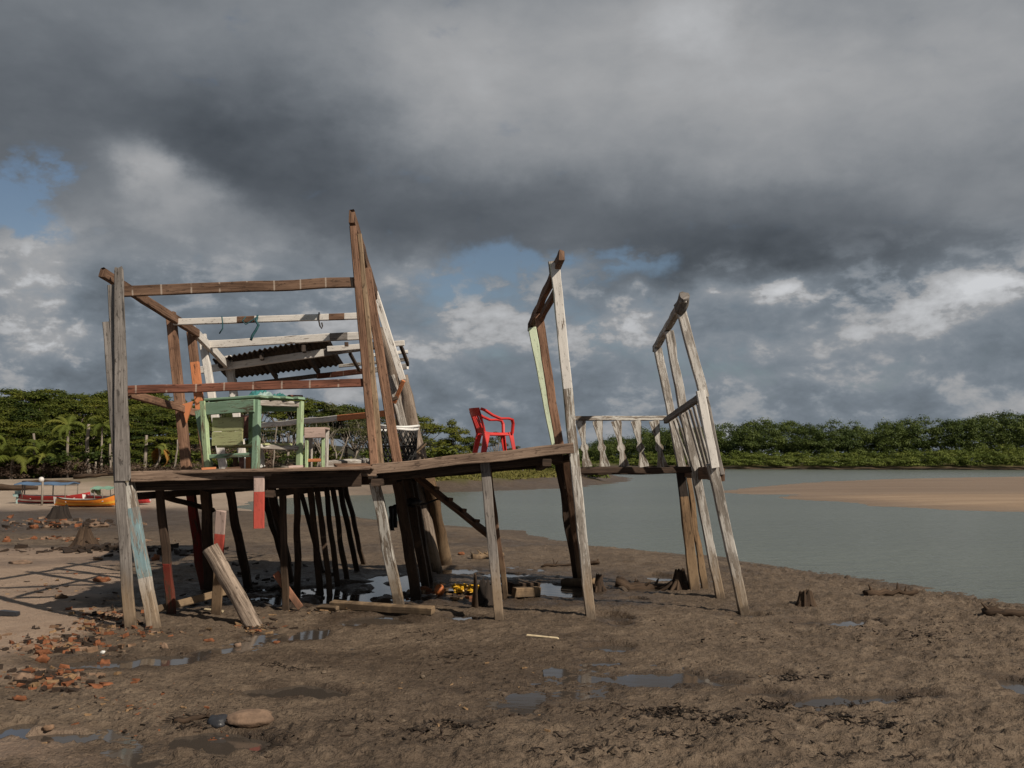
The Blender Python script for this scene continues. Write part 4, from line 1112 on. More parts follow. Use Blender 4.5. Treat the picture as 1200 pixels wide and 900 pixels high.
# ================================================================ things on the mud
def glog(a, b, r0, r1, mt, label, cat, name, jit=.3, n=8, sides=10):
    mb = MB(); a = Vector(a); b = Vector(b); b = b + (b - a).normalized() * .1
    mb.tube([a.lerp(b, i / n) + Vector((0, 0, .01 * mnoise.noise((i * .6, a.x, 0)))) for i in range(n + 1)], [r0 + (r1 - r0) * i / n for i in range(n + 1)], sides, jit=jit)
    return single(name, mb, [M[mt]], label, cat, b)
fa = gnd(253, 720)
lying('upright_board', P(259, 598, 10.1), fa - UP * .1, .105, .03, [(.2, 'pink'), (.42, 'red'), (1, 'brown')], 'upright board with red band stuck in the mud behind the leaning log', 'board', n=(0, -1, 0))
fb = gnd(297, 732)
glog(P(246, 642, 9.96), fb, .085, .078, 'log', 'thick pale cracked log leaning against the upright board', 'log', 'leaning_log', .16, 12, 12)
a, b = P(172, 717, 10.5), P(271, 692, 10.75)
lying('low_board', a, b, .075, .03, 'tan', 'tan board propped low across the stilts behind the leaning log', 'board', n=(0, -1, .1))
a, b = P(322, 671, 10.80), P(352, 712, 10.86)
lying('red_board', a, b, .075, .025, 'red', 'short red board leaning against a thin dark stilt', 'board', n=(0.0, -1, .1), rot=.05)
a, b = gnd(389, 714), gnd(508, 721); a.z += .055; b.z += .055
lying('squared_timber', a, b, .085, .075, 'tan', 'long tan squared timber lying on the mud in front of the stilts', 'timber', n=(0, -.25, 1))
a, b = gnd(372, 716), gnd(395, 717); a.z += .04; b.z += .04
lying('squared_timber', a, b, .05, .04, 'tan', 'short split tan offcut at the end of the long squared timber', 'timber')
a, b = gnd(617, 748), gnd(655, 749); a.z += .02; b.z += .02
lying('straw_stalk', a, b, .02, .012, 'straw', 'single pale reed stalk lying on the open mud', 'reed', rot=0)
a, b = gnd(240, 716), gnd(262, 719); a.z += .02; b.z += .02
lying('wood_strip', a, b, .03, .015, 'straw', 'narrow pale wood strip on the mud beside the upright board foot', 'wood strip')
a, b = gnd(196, 709), gnd(245, 702); a.z += .03; b.z += .03
lying('wood_strip', a, b, .03, .02, 'tan', 'narrow tan wood strip on the mud behind the low board', 'wood strip')

def stump(px0, py0, w, h, label, mt='stump', roots=7, jag=.3, cone=.5, rl=1.0):
    """rotten stump: fluted body with a torn crown, roots running into the mud"""
    g = gnd(px0, py0); w = w / F * g.y; h = h / F * g.y
    t_ = thing('tree_stump', label, 'stump', g)
    mb = MB(); n = 16; rings = []; ph = R.random() * 50
    for i in range(6):
        v_ = i / 5; ring = []
        for k in range(n):
            a_ = 6.2832 * k / n
            rr_ = w / 2 * (1.0 - cone * v_ ** .55) * (1 + .40 * mnoise.noise((math.cos(a_) * 2.1 + ph, math.sin(a_) * 2.1, v_ * .6)) + .07 * math.sin(a_ * 5 + ph) + .12 * mnoise.noise((math.cos(a_) * 6, math.sin(a_) * 6, ph)))
            z = -.06 + (h + .06) * v_ * (1 + (jag * mnoise.noise((math.cos(a_) * 3 + ph, math.sin(a_) * 3, 7)) if i > 2 else 0))
            ring.append(Vector((g.x + rr_ * math.cos(a_), g.y + rr_ * math.sin(a_), g.z + z)))
        rings.append(ring)
    inner = [Vector((g.x, g.y, 0)).lerp(Vector((p.x, p.y, 0)), .55) for p in rings[-1]]
    rings.append([Vector((p.x, p.y, g.z + h * .45)) for p in inner])
    mb.rings(rings, [i * h / 5 for i in range(7)], [k * w / 5 for k in range(n + 1)], [0] * 6, sm=False)
    part('stump_body', mb, [M[mt]], t_)
    for k in range(roots):
        a_ = 6.2832 * k / roots + R.uniform(-.3, .3)
        mb = MB(); L = w * rl * R.uniform(.55, 1.0); pts = []
        for i in range(6):
            q_ = i / 5; d = w * .22 + L * q_; aa = a_ + .35 * mnoise.noise((q_ * 2, k * 3.0, ph))
            x_, y_ = g.x + d * math.cos(aa), g.y + d * math.sin(aa)
            pts.append((x_, y_, g.z + h * .42 * (1 - q_) ** 2 - .015 - .03 * q_))
        mb.tube(pts, [w * .085 * (1 - .75 * i / 5) for i in range(6)], 6, jit=.4)
        part('root', mb, [M[mt]], t_)
    return t_
stump(100, 640, 40, 21, 'dark conical rotted stump on the wet mud in front of the beach', 'stump', jag=.25, cone=.74, rl=.35)
stump(70, 608, 34, 15, 'low dark broad stump at the edge of the beach below the boats', 'blackwood', roots=5, rl=.3)
stump(797, 690, 34, 22, 'ragged brown stump with spreading roots at the foot of the end stilts', roots=9, cone=.68, jag=.2)
stump(702, 694, 22, 20, 'brown rooty stump just behind the full-height white and green post', roots=6, cone=.7, jag=.2)
stump(944, 710, 26, 14, 'small dark stump alone on the mud near the water', 'stump', roots=5, rl=.5)
stump(569, 708, 30, 24, 'black broken stump beside the grey front stilt', 'blackwood', jag=.4, roots=5)
glog(P(557, 672, 10.75), gnd(556, 712), .012, .045, 'stump', 'jagged dark snag standing beside the black broken stump', 'snag', 'wood_snag', .5, 6, 7)
def driftwood(label, cx, cy, L, ang, r_, mt='stump', twigs=3):
    g = gnd(cx, cy); L = L / F * g.y; t_ = thing('driftwood', label, 'driftwood', g); d = Vector((math.cos(ang), math.sin(ang), 0))
    mb = MB(); n = 8; pts = []
    for i in range(n + 1):
        p = g + d * (L * (i / n - .5)); p += Vector((0, .10 * L * mnoise.noise((i * .5, cx, 0)), 0)); p.z = hz(p.x, p.y) + r_ * .5 + .25 * r_ * i / n
        pts.append(p)
    mb.tube(pts, [r_ * (1 - .5 * i / n) for i in range(n + 1)], 9, jit=.9); part('trunk', mb, [M[mt]], t_)
    for k in range(twigs):
        s_ = pts[R.randrange(1, n)]; mb = MB(); dd_ = Vector((R.uniform(-1, 1), R.uniform(-.6, .6), R.uniform(.3, .9))).normalized() * L * R.uniform(.15, .3)
        mb.tube([s_ + dd_ * (i / 4) + Vector((0, 0, .02 * mnoise.noise((i * 1.0, k, cx)))) for i in range(5)], [r_ * .45 * (1 - .2 * i) for i in range(5)], 6, jit=.4); part('branch', mb, [M[mt]], t_)
driftwood('dark driftwood branch lying on the mud close to the water edge', 1045, 698, 62, .1, .05)
driftwood('dark driftwood log half sunk at the edge of the mud by the river bend', 1185, 722, 60, -.25, .055)
driftwood('dark driftwood root lying between the two rooty stumps', 752, 693, 60, .1, .075, twigs=4)
driftwood('forked greenish brown driftwood behind the grey front stilt', 572, 655, 40, .4, .055, 'trunk_mud', 5)
driftwood('thin dark driftwood stick on the mud behind the pale green post', 655, 664, 40, .1, .03, twigs=2)
driftwood('small dark driftwood lump on the mud beyond the stilts near the shore', 690, 662, 24, .0, .05, twigs=2)
driftwood('dark stick lying beside the puddle with the two rocks', 225, 862, 40, .25, .018, twigs=4)
for (cx, cy, L, an, rr_, lb) in ((12, 572, 60, .2, .16, 'black fallen trunk at the foot of the wood beside the beach'), (60, 569, 70, -.1, .14, 'dark drift log on the sand behind the blue-roofed boat'), (112, 567, 50, .1, .13, 'brown drift log on the sand behind the green-roofed boat')):
    g = G(cx, cy, .3); mb = MB(); Lw = L / F * g.y
    pts = [Vector((g.x + Lw * (i / 6 - .5) * math.cos(an), g.y + Lw * (i / 6 - .5) * math.sin(an), 0)) for i in range(7)]
    for i, p in enumerate(pts): p.z = hz(p.x, p.y) + .12 + .25 * abs(mnoise.noise((i * .7, cx, 0)))
    mb.tube(pts, [rr_ * (1 - .08 * i) for i in range(7)], 7, jit=.5); single('drift_log', mb, [M['stump']], lb, 'log', pts[3])

def rock(px0, py0, w, d, h, mt, label, name='rock', cat='rock', sink=.3, jit=.35):
    g = gnd(px0, py0); s_ = g.y / F; mb = MB()
    mb.blob(g + Vector((0, 0, h * s_ * (.5 - sink))), (w * s_ / 2, d * s_ / 2, h * s_ / 2), seg=14, ring=9, jit=jit)
    return single(name, mb, [M[mt]], label, cat, g)
rock(292, 864, 56, 46, 19, 'rock', 'flat brown rock beside the dark puddle'); rock(256, 864, 26, 30, 15, 'darkrock', 'dark grey wet stone touching the flat brown rock')
rock(281, 880, 18, 10, 8, 'floatorange', 'small orange stone lying in the puddle below the brown rock')
rock(515, 698, 12, 12, 14, 'floatorange', 'round orange float in the rubbish under the deck', 'float', 'float', .05, .05)
rock(497, 696, 20, 14, 12, 'brick', 'rusty orange lump beside the dark stilt under the deck', 'brick_lump', 'brick')
mb = MB()
for i in range(18):
    g = gnd(546 + R.uniform(-13, 13), 696); mb.blob(g + Vector((0, R.uniform(-.06, .06), .02 + R.uniform(0, .08))), (R.uniform(.03, .06), R.uniform(.03, .05), R.uniform(.02, .035)), jit=.9, freq=3, sm=False)
single('plastic_bag', mb, [M['yellow']], 'crumpled yellow plastic bag among the rubbish under the deck', 'bag', gnd(547, 698))
for i, (x0, y0, x1, y1, lb) in enumerate(((601, 701, 632, 699, 'lower yellowish timber block behind the grey front stilt'), (598, 694, 628, 692, 'upper dark timber block behind the grey front stilt'))):
    a, b = gnd(x0, y0), gnd(x1, y1); a.z += .06; b.z += .06
    lying('timber_block', a, b, .11, .12, 'trunk_mud' if i == 0 else 'stump', lb, 'timber', n=(0, -1, 0))
a, b = gnd(660, 690), gnd(690, 690); a.z += .05; b.z += .05
glog(a, b, .06, .05, 'trunk_mud', 'short tan log at the foot of the dark rear stilts', 'log', 'short_log', .3)

# brick rubble washed up at the end of the house: the larger pieces one by one
BR = [(366 / 3, 545 / 3 + 600, 19, 11, 'brick', 'largest orange-brown brick lump at the end of the rubble strip'), (152 / 3, 600 + 497 / 3, 22, 6, 'brick', 'flat bright orange brick piece in the upper rubble strip'),
      (150 / 3, 600 + 522 / 3, 16, 8, 'brick', 'dull red brick piece below the flat orange one'), (100 / 3, 600 + 485 / 3, 24, 9, 'rock', 'brown squared stone in the upper rubble strip'),
      (362 / 3, 600 + 490 / 3, 7, 4, 'rimwhite', 'small white shell at the end of the upper rubble strip'), (85 / 3, 600 + 597 / 3, 24, 12, 'rock', 'brown stone in the middle of the lower rubble strip'),
      (225 / 3, 600 + 604 / 3, 10, 6, 'straw', 'small cream stone in the lower rubble strip'), (210 / 3, 600 + 575 / 3, 16, 8, 'brick', 'orange-brown brick chip on the top of the lower rubble strip'),
      (68 / 3, 600 + 660 / 3, 18, 6, 'brick', 'orange brick flake on the mud below the rubble strips'), (168 / 3, 600 + 762 / 3, 14, 6, 'paleBrick', 'pale pinkish stone above the front puddle'),
      (345 / 3, 600 + 468 / 3, 7, 9, 'brick', 'upright red brick chip beside the foot of the grey boards'), (215 / 3, 600 + 302 / 3, 14, 6, 'paleBrick', 'pale brick piece on the sand amid the shadow lines'),
      (40, 632, 9, 5, 'brick', 'bright orange brick piece at the far edge of the sand'), (8, 635, 10, 6, 'brick', 'orange brick piece on the wet mud beyond the sand'), (85, 634, 18, 5, 'paleBrick', 'long pale brick piece on the wet mud beside the conical stump'),
      (40, 619, 12, 6, 'brick', 'brown-orange lump on the drift line below the boats'), (62, 618, 26, 6, 'rock', 'long brown clod on the drift line below the boats'), (116, 617, 26, 7, 'rock', 'long brown clod on the drift line beside the grey boards'),
      (115, 656, 13, 5, 'rock', 'yellow-brown stone on the sand by the grey boards'), (24, 660, 28, 4, 'rock', 'flat yellow-brown slab at the far edge of the sand'), (170, 635, 14, 5, 'rock', 'tan clod on the wet mud seen between the blue stilt and next post'),
      (182, 657, 11, 8, 'brick', 'orange brick lump seen between the blue stilt and next post'), (120, 681, 22, 6, 'brick', 'orange brick piece on the sand close to the grey boards'), (590, 655, 0, 0, '', ''),
      (245, 758, 12, 4, 'brick', 'small orange brick on the mud below the leaning log'), (324, 754, 10, 4, 'brick', 'orange chip on the mud in front of the low puddles'), (193, 770, 9, 10, 'rock', 'brown block standing in the long puddle'),
      (541, 651, 9, 4, 'brick', 'small orange piece on the mud by the forked driftwood'), (278, 758, 10, 6, 'rock', 'brown clod at the end of the long puddle')]
for (cx, cy, w_, h_, mt, lb) in BR:
    if not mt: continue
    rock(cx, cy, w_ * .85, w_ * .7, h_ * 1.15, mt, lb, 'broken_brick' if 'brick' in lb else 'stone', 'rubble piece', .32, .7)
mb = MB(); g = gnd(11, 722)
mb.box(g + Vector((0, 0, .03)), (.17, .09, .05), jit=.012); single('black_shard', mb, [M['darkrock']], 'dark blue-black slab lying on the pale sand', 'slab', g)
for (cx, cy, lb) in ((379, 789, 'small white shell chip on the mud above the brown puddle'), (495, 796, 'grey and white crab shell on the open mud'), (472, 846, 'small white shell chip beside the dark wrack')):
    rock(cx, cy, 6, 4, 4, 'chalk', lb, 'shell', 'shell', .1, .5)

# ---- litter nobody could count
def scatter_boxes(name, items, mats):
    """items: (x, y, length, width, height, angle, tilt, material)"""
    V = []; Fc = []; mi = []
    ks = sorted(set(i[-1] for i in items))
    pts = np.array([(i[0], i[1]) for i in items]); Z = land(pts[:, 0], pts[:, 1])
    for it, z in zip(items, Z):
        x_, y_, l, w_, h_, a_, tl, mt = it
        if z < -0.034: z = -0.034
        b = len(V); ca, sa = math.cos(a_), math.sin(a_)
        for zz in (0, 1):
            for yy in (-.5, .5):
                for xx in (-.5, .5):
                    k = R.uniform(.5, 1.0)
                    lx, ly = xx * l * k, yy * w_ * R.uniform(.6, 1)
                    V.append((x_ + lx * ca - ly * sa, y_ + lx * sa + ly * ca, z - .004 + zz * h_ * R.uniform(.6, 1.1) + lx * tl))
        for q_ in ((0, 2, 3, 1), (4, 5, 7, 6), (0, 1, 5, 4), (2, 6, 7, 3), (0, 4, 6, 2), (1, 3, 7, 5)): Fc.append([b + i for i in q_]); mi.append(ks.index(mt))
    o = mesh_obj(name, V, Fc, [M[k] for k in ks], None, mi); tag(o, kind='stuff'); return o
items = []
def patch(cx, cy, hw, hh, n, kinds, lmin, lmax, wr=.35, hr=.2, tl=.25):
    for _ in range(n):
        a_ = R.uniform(0, 6.283); r_ = abs(R.gauss(0, .55))
        g = G(cx + hw * r_ * math.cos(a_), min(cy + hh * r_ * math.sin(a_), 960)); l = R.uniform(lmin, lmax) ** 1.0
        l = lmin + (lmax - lmin) * R.random() ** 2.2
        items.append((g.x, g.y, l, l * R.uniform(.15, 1) * wr, l * hr * R.uniform(.4, 1), R.uniform(0, 6.28), R.uniform(-tl, tl), R.choice(kinds)))
mixk = ['chip', 'chip', 'chip', 'brick', 'rock', 'paleBrick', 'chiptan', 'brick']
patch(70, 757, 85, 14, 420, mixk, .02, .12, .8, .5); patch(60, 795, 70, 14, 420, mixk, .02, .11, .8, .5); patch(130, 722, 50, 12, 260, mixk, .02, .10, .7, .4); patch(115, 738, 60, 12, 200, mixk, .02, .12, .7, .4)
patch(180, 745, 60, 12, 90, mixk, .02, .09, .6, .4); patch(60, 690, 110, 26, 110, ['chip', 'chip', 'brick', 'chiptan'], .02, .10, .6, .3); patch(300, 735, 60, 10, 160, ['chip', 'chip', 'chiptan', 'brick'], .02, .14, .3, .2)
patch(60, 612, 140, 8, 150, ['chip', 'chip', 'brick', 'rock'], .05, .32, .6, .4); patch(120, 645, 130, 6, 170, ['chip', 'chip', 'chip', 'weed'], .05, .35, .5, .3); patch(60, 632, 130, 8, 60, ['brick', 'rock', 'chip'], .05, .3, .5, .3)
patch(380, 716, 80, 5, 120, ['chip', 'chiptan', 'chip'], .02, .15, .3, .2); patch(545, 695, 80, 10, 120, ['chip', 'chip', 'brick', 'trunk_mud' if False else 'chiptan'], .02, .15, .6, .4)
patch(300, 690, 120, 30, 200, ['chip', 'weed'], .02, .18, .4, .3); patch(600, 800, 500, 90, 520, ['chip', 'weed', 'chip', 'chiptan'], .010, .055, .5, .3); patch(900, 750, 300, 40, 420, ['chip', 'weed', 'chip'], .010, .05, .35, .25)
patch(250, 860, 60, 20, 120, ['chip', 'weed', 'brick'], .012, .06, .4, .3); patch(1050, 740, 200, 30, 380, ['weed', 'chip'], .010, .065, .35, .3); patch(150, 830, 200, 50, 220, ['chip', 'weed', 'brick', 'chiptan'], .01, .06, .5, .3)
scatter_boxes('litter', items, None)
items = []
def wrack(cx, cy, hw, hh, n): patch(cx, cy, hw, hh, int(n * 1.7), ['weed', 'weed', 'chip'], .012, .10, .22, .12, .4)
wrack(690, 832, 26, 5, 60); wrack(780, 835, 70, 10, 420); wrack(850, 845, 60, 10, 260); wrack(910, 828, 40, 6, 120); wrack(1000, 822, 50, 6, 200); wrack(1060, 823, 30, 4, 90); wrack(990, 840, 60, 10, 130); wrack(540, 852, 40, 6, 160); wrack(490, 862, 70, 14, 180); wrack(430, 850, 60, 12, 90)
wrack(320, 870, 60, 18, 110); wrack(350, 784, 40, 4, 60); wrack(320, 779, 30, 3, 40); wrack(920, 800, 40, 5, 90); wrack(1040, 850, 60, 16, 120); wrack(1090, 750, 80, 20, 140); wrack(780, 860, 200, 30, 240); wrack(700, 690, 60, 5, 70); wrack(230, 852, 40, 10, 90); wrack(1000, 880, 150, 16, 90)
wrack(530, 772, 60, 12, 80); wrack(500, 745, 70, 8, 50); wrack(690, 885, 80, 14, 120); wrack(930, 795, 70, 4, 80)
scatter_boxes('sea_wrack', items, None)

# ================================================================ boats on the beach
def boat(name, label, pxa, pxb, py, Y, beam, depth, mats, bow=.45, canopy=None, rot=0.0):
    """open wooden canoe: planked hull with sheer, thwarts, and a canopy on posts where it has one"""
    a = P(pxa, py, Y); b = P(pxb, py, Y); c = (a + b) / 2; c.z = hz(c.x, c.y) + .0; L = (b - a).length
    root = thing(name, label, 'boat', c); n = 22
    def sec(u, k, inset=0):
        s_ = 2 * u - 1; half = beam / 2 * max(.02, (1 - abs(s_) ** 2.6)) ** .8 - inset
        half = max(half, .012); sheer = depth + bow * max(0, s_) ** 3 * 1.0 + bow * .45 * max(0, -s_) ** 3
        keel = .02 + .16 * depth * abs(s_) ** 4 + inset
        x_ = (s_ * L / 2) * (1 + .06 * k)
        return Vector((c.x + x_, c.y + half * math.sin(k * 1.35) / math.sin(1.35), c.z + keel + (sheer - keel) * (1 - math.cos(k * 1.5708))))
    ks = [1, .92, .78, .62, .45, .25, 0, -.25, -.45, -.62, -.78, -.92, -1]
    mb = MB(); base = []
    outer = [[sec(i / n, k) for k in ks] for i in range(n + 1)]
    inner = [[sec(i / n, k, .035) + Vector((0, 0, -.0 if abs(k) == 1 else 0)) for k in reversed(ks)] for i in range(n + 1)]
    for i in range(n + 1):
        for p in inner[i]:
            pass
    rings = [o_ + i_ for o_, i_ in zip(outer, inner)]
    m_ = len(rings[0]); bi = len(mb.v)
    for r_ in rings: mb.v += [tuple(p) for p in r_]
    for i in range(n):
        for k in range(m_):
            k2 = (k + 1) % m_
            if k < len(ks) - 1:
                kk = abs(ks[k] + ks[k + 1]) / 2
                mi = 1 if kk > .9 else 0 if kk > .68 else 2 if kk > .53 else 0
            elif k == len(ks) - 1 or k == m_ - 1: mi = 1
            else: mi = 3
            mb.face((bi + i * m_ + k, bi + i * m_ + k2, bi + (i + 1) * m_ + k2, bi + (i + 1) * m_ + k), [(0, 0)] * 4, mi, False)
    for i in (0, n): mb.face([bi + i * m_ + k for k in range(m_)], [(0, 0)] * m_, 0)
    part('hull', mb, [M[k] for k in mats], root)
    for u in (.25, .45, .65, .8):
        p, q_ = sec(u, .75, .02), sec(u, -.75, .02); mb = MB(); mb.board(p, q_, .16, .03, (0, 0, 1), jit=.002); part('thwart', mb, [M['boatwhite']], root)
    if canopy:
        u0, u1, hgt, mt = canopy
        p0, p1 = sec(u0, 1), sec(u1, 1); q0, q1 = sec(u0, -1), sec(u1, -1)
        for u in (u0 + .02, (u0 + u1) / 2, u1 - .02):
            for k in (.95, -.95):
                p = sec(u, k); mb = MB(); mb.tube([p - UP * .1, Vector((p.x, p.y, c.z + hgt))], .022, 6); part('canopy_post', mb, [M['palebark']], root)
        mb = MB(); rings = []
        for i in range(9):
            u = u0 + (u1 - u0) * i / 8; s_ = sec(u, 1); w_ = beam * .48; x_ = s_.x; z_ = c.z + hgt + .02 * math.sin(i * 1.7)
            rings.append([Vector((x_, c.y - w_, z_)), Vector((x_, c.y, z_ + .07)), Vector((x_, c.y + w_, z_)), Vector((x_, c.y + w_, z_ + .03)), Vector((x_, c.y, z_ + .10)), Vector((x_, c.y - w_, z_ + .03))])
        mb.rings(rings, [i * .3 for i in range(9)], [i * .3 for i in range(7)], [0] * 8); part('canopy', mb, [M[mt]], root)
    return root
boat('wooden_boat', 'long red and white striped boat with flat blue canopy on the beach', 20, 108, 589, 37.4, 1.0, .30, ['boatred', 'boatred', 'boatwhite', 'boatwhite'], .14, (.06, .74, .70, 'bluesheet'))
boat('wooden_boat', 'orange and yellow boat lying in front of the other boats on the beach', 64, 137, 594, 35.6, .8, .28, ['boatorange', 'boatdark', 'boatyellow', 'boatinside'], .20)
boat('wooden_boat', 'red boat with white bow and light green canopy frame behind the orange boat', 98, 176, 592, 36.6, .9, .30, ['boatred', 'boatred', 'boatred', 'boatwhite'], .16, (.18, .50, .56, 'greensheet'))
g = P(49, 593, 36.2); g.z = hz(g.x, g.y)
pl = thing('mooring_pole', 'thin pole topped with a white ball standing beside the striped boat', 'pole', g)
mb = MB(); mb.tube([g - UP * .2, Vector((g.x, g.y, P(49, 563, 36.2).z))], .04, 6); part('pole', mb, [M['palebark']], pl)
mb = MB(); mb.blob(P(48.5, 562, 36.2), .10, jit=0); part('ball', mb, [M['boatwhite']], pl)
mb = MB(); g = P(20, 580, 37.4)
mb.box(g, (.18, .3, .14), jit=.02); mb.box(g + Vector((.03, 0, .11)), (.12, .2, .1), jit=.02); mb.board(g - UP * .05, g - UP * .55, .06, .05); single('outboard_motor', mb, [M['paleteal']], 'small light blue outboard motor on the stern of the striped boat', 'motor', g)
mb = MB(); g = P(113, 579, 36.6)
for i in range(5): mb.blob(g + Vector((R.uniform(-.1, .1), R.uniform(-.1, .1), R.uniform(-.02, .16))), .07, jit=.5)
single('green_bundle', mb, [M['leaf'] if False else M['boardgreen']], 'small green bundle lying in the boat with the green canopy', 'bundle', g)
# ================================================================ trees, palms, bushes
rng = np.random.default_rng(5)

def leaf_mesh(name, C, S, Nrm, tone, m, aspect=0.55, fold=0.0):
    """one leaf-sized quad per row of C"""
    n = len(C)
    Nrm = Nrm / (np.linalg.norm(Nrm, axis=1, keepdims=True) + 1e-9)
    rnd = rng.normal(size=(n, 3)); a = np.cross(Nrm, rnd); a /= (np.linalg.norm(a, axis=1, keepdims=True) + 1e-9)
    b = np.cross(Nrm, a); S = S[:, None]
    V = np.stack([C - a * S, C - b * S * aspect + Nrm * S * .12, C + a * S, C + b * S * aspect + Nrm * S * .12], 1).reshape(-1, 3)
    me = bpy.data.meshes.new(name); me.vertices.add(4 * n); me.vertices.foreach_set('co', V.astype(np.float32).ravel())
    me.loops.add(4 * n); me.loops.foreach_set('vertex_index', np.arange(4 * n, dtype=np.int32))
    me.polygons.add(n); me.polygons.foreach_set('loop_start', (np.arange(n) * 4).astype(np.int32))
    me.materials.append(m); me.update(calc_edges=True)
    at = me.attributes.new('tone', 'FLOAT', 'POINT'); at.data.foreach_set('value', np.repeat(tone, 4).astype(np.float32))
    return me

def clump_leaves(centres, radii, per, size, up=0.6, shell=0.55, tones=None, rv=0.22, nz=0.5):
    """leaves of several clumps: C, S, N, tone"""
    Cs, Ss, Ns, Ts = [], [], [], []
    for i, (c, r) in enumerate(zip(centres, radii)):
        d = rng.normal(size=(per, 3)); d /= np.linalg.norm(d, axis=1, keepdims=True)
        d[:, 2] = np.where(d[:, 2] < -0.25, -d[:, 2] * .5, d[:, 2])
        q = (shell + (1 - shell) * rng.random(per)) ** .7 * (1 + rv * rng.normal(size=per))
        Cs.append(np.array(c) + d * np.array(r) * q[:, None])
        Ns.append(d * .8 + np.array([0, 0, up]) + rng.normal(size=(per, 3)) * nz)
        Ss.append(size * (.6 + .8 * rng.random(per)))
        t0 = rng.random() if tones is None else tones[i]
        Ts.append(np.clip(t0 * .55 + .22 + rng.normal(size=per) * .13, 0, 1))
    return np.concatenate(Cs), np.concatenate(Ss), np.concatenate(Ns), np.concatenate(Ts)

def tree_proto(kind, seed):
    """meshes (trunk, crown) of a tree 8 m high standing on the origin"""
    rr = random.Random(seed); cen = []; rad = []; mb = MB(); Hh = 8.0
    if kind == 'spread':          # flat, layered crown on a forked trunk
        nb = 15; spread = 3.4
        for i in range(nb):
            a = i * 2.4 + rr.uniform(-.4, .4); q = math.sqrt((i + .5) / nb); z = Hh * (.93 - .26 * q ** 1.6) + rr.uniform(-.7, .35)
            cen.append((spread * q * math.cos(a), spread * q * math.sin(a), z)); rad.append((rr.uniform(.9, 1.5), rr.uniform(.9, 1.5), rr.uniform(.45, .75)))
        for i in range(9):
            a = rr.uniform(0, 6.28); q = rr.uniform(.5, 1.05); cen.append((spread * q * math.cos(a), spread * q * math.sin(a), Hh * rr.uniform(.38, .66))); rad.append((rr.uniform(.8, 1.3), rr.uniform(.8, 1.3), rr.uniform(.45, .8)))
        per, size, fork = 300, .15, .35
    elif kind == 'round':
        nb = 17
        for i in range(nb):
            a = i * 2.4; z = rr.uniform(.30, .93); w = 2.5 * math.sin(min(1, (1.02 - z) / .62) * 1.57) * rr.uniform(.4, 1)
            cen.append((w * math.cos(a), w * math.sin(a), Hh * z)); rad.append((rr.uniform(.75, 1.25), rr.uniform(.75, 1.25), rr.uniform(.6, .95)))
        per, size, fork = 330, .14, .3
    elif kind == 'sparse':        # thin crown, limbs show through
        nb = 17
        for i in range(nb):
            a = i * 2.4; q = math.sqrt((i + .5) / nb); cen.append((2.9 * q * math.cos(a), 2.9 * q * math.sin(a), Hh * (.92 - .30 * q * q) + rr.uniform(-1.3, .3))); rad.append((rr.uniform(.6, 1.1), rr.uniform(.6, 1.1), rr.uniform(.35, .6)))
        per, size, fork = 170, .125, .3
    C, S, N, T = clump_leaves(cen, rad, int(per * 1.5), size * .82, .45, .55, None, .16, .4)
    crown = leaf_mesh('crown', C, S, N, T, M['leafolive' if kind == 'sparse' else 'leaf'])
    base = Vector((0, 0, -.5)); f_ = Vector((rr.uniform(-.4, .4), rr.uniform(-.4, .4), Hh * fork))
    mb.tube([base, base.lerp(f_, .5) + Vector((rr.uniform(-.15, .15), 0, 0)), f_], [.24, .19, .17], 8, jit=.3)
    for k, (c, r) in enumerate(zip(cen, rad)):
        if k % 2 and kind == 'round': continue
        c = Vector(c); mid = f_.lerp(c, .5) + Vector((rr.uniform(-.3, .3), rr.uniform(-.3, .3), rr.uniform(-.5, .1)))
        mb.tube([f_ - UP * .2, mid, c], [.10, .065, .025], 5, jit=.2)
    tr = mb.build('trunk', [M['palebark' if kind == 'sparse' else 'bark']], None, None)
    trm = tr.data; bpy.data.objects.remove(tr)
    return trm, crown

PROTO = {}
for kd in ('spread', 'round', 'sparse'): PROTO[kd] = [tree_proto(kd, s_) for s_ in (1, 2, 3)]

def plant_tree(kind, x, y, height, label, group=None, wide=1.0, name='broadleaf_tree', var=None):
    z = hz(x, y)
    o = thing(name, label, 'tree', (x, y, z), group, R.uniform(0, 6.28))
    s_ = height / 8.0; o.scale = (s_ * wide, s_ * wide, s_)
    trm, cr = PROTO[kind][R.randrange(3) if var is None else var]
    for nm, me in (('trunk', trm), ('crown', cr)):
        c = bpy.data.objects.new(nm, me); COL.objects.link(c); c.parent = o
    return o
def tree_px(kind, pxc, Y, top, label, group=None, wide=1.0, name='broadleaf_tree', var=None):
    x = (pxc - 600) / F * Y; z = hz(x, Y); h = P(pxc, top, Y).z - z
    return plant_tree(kind, x, Y, h, label, group, wide, name, var)

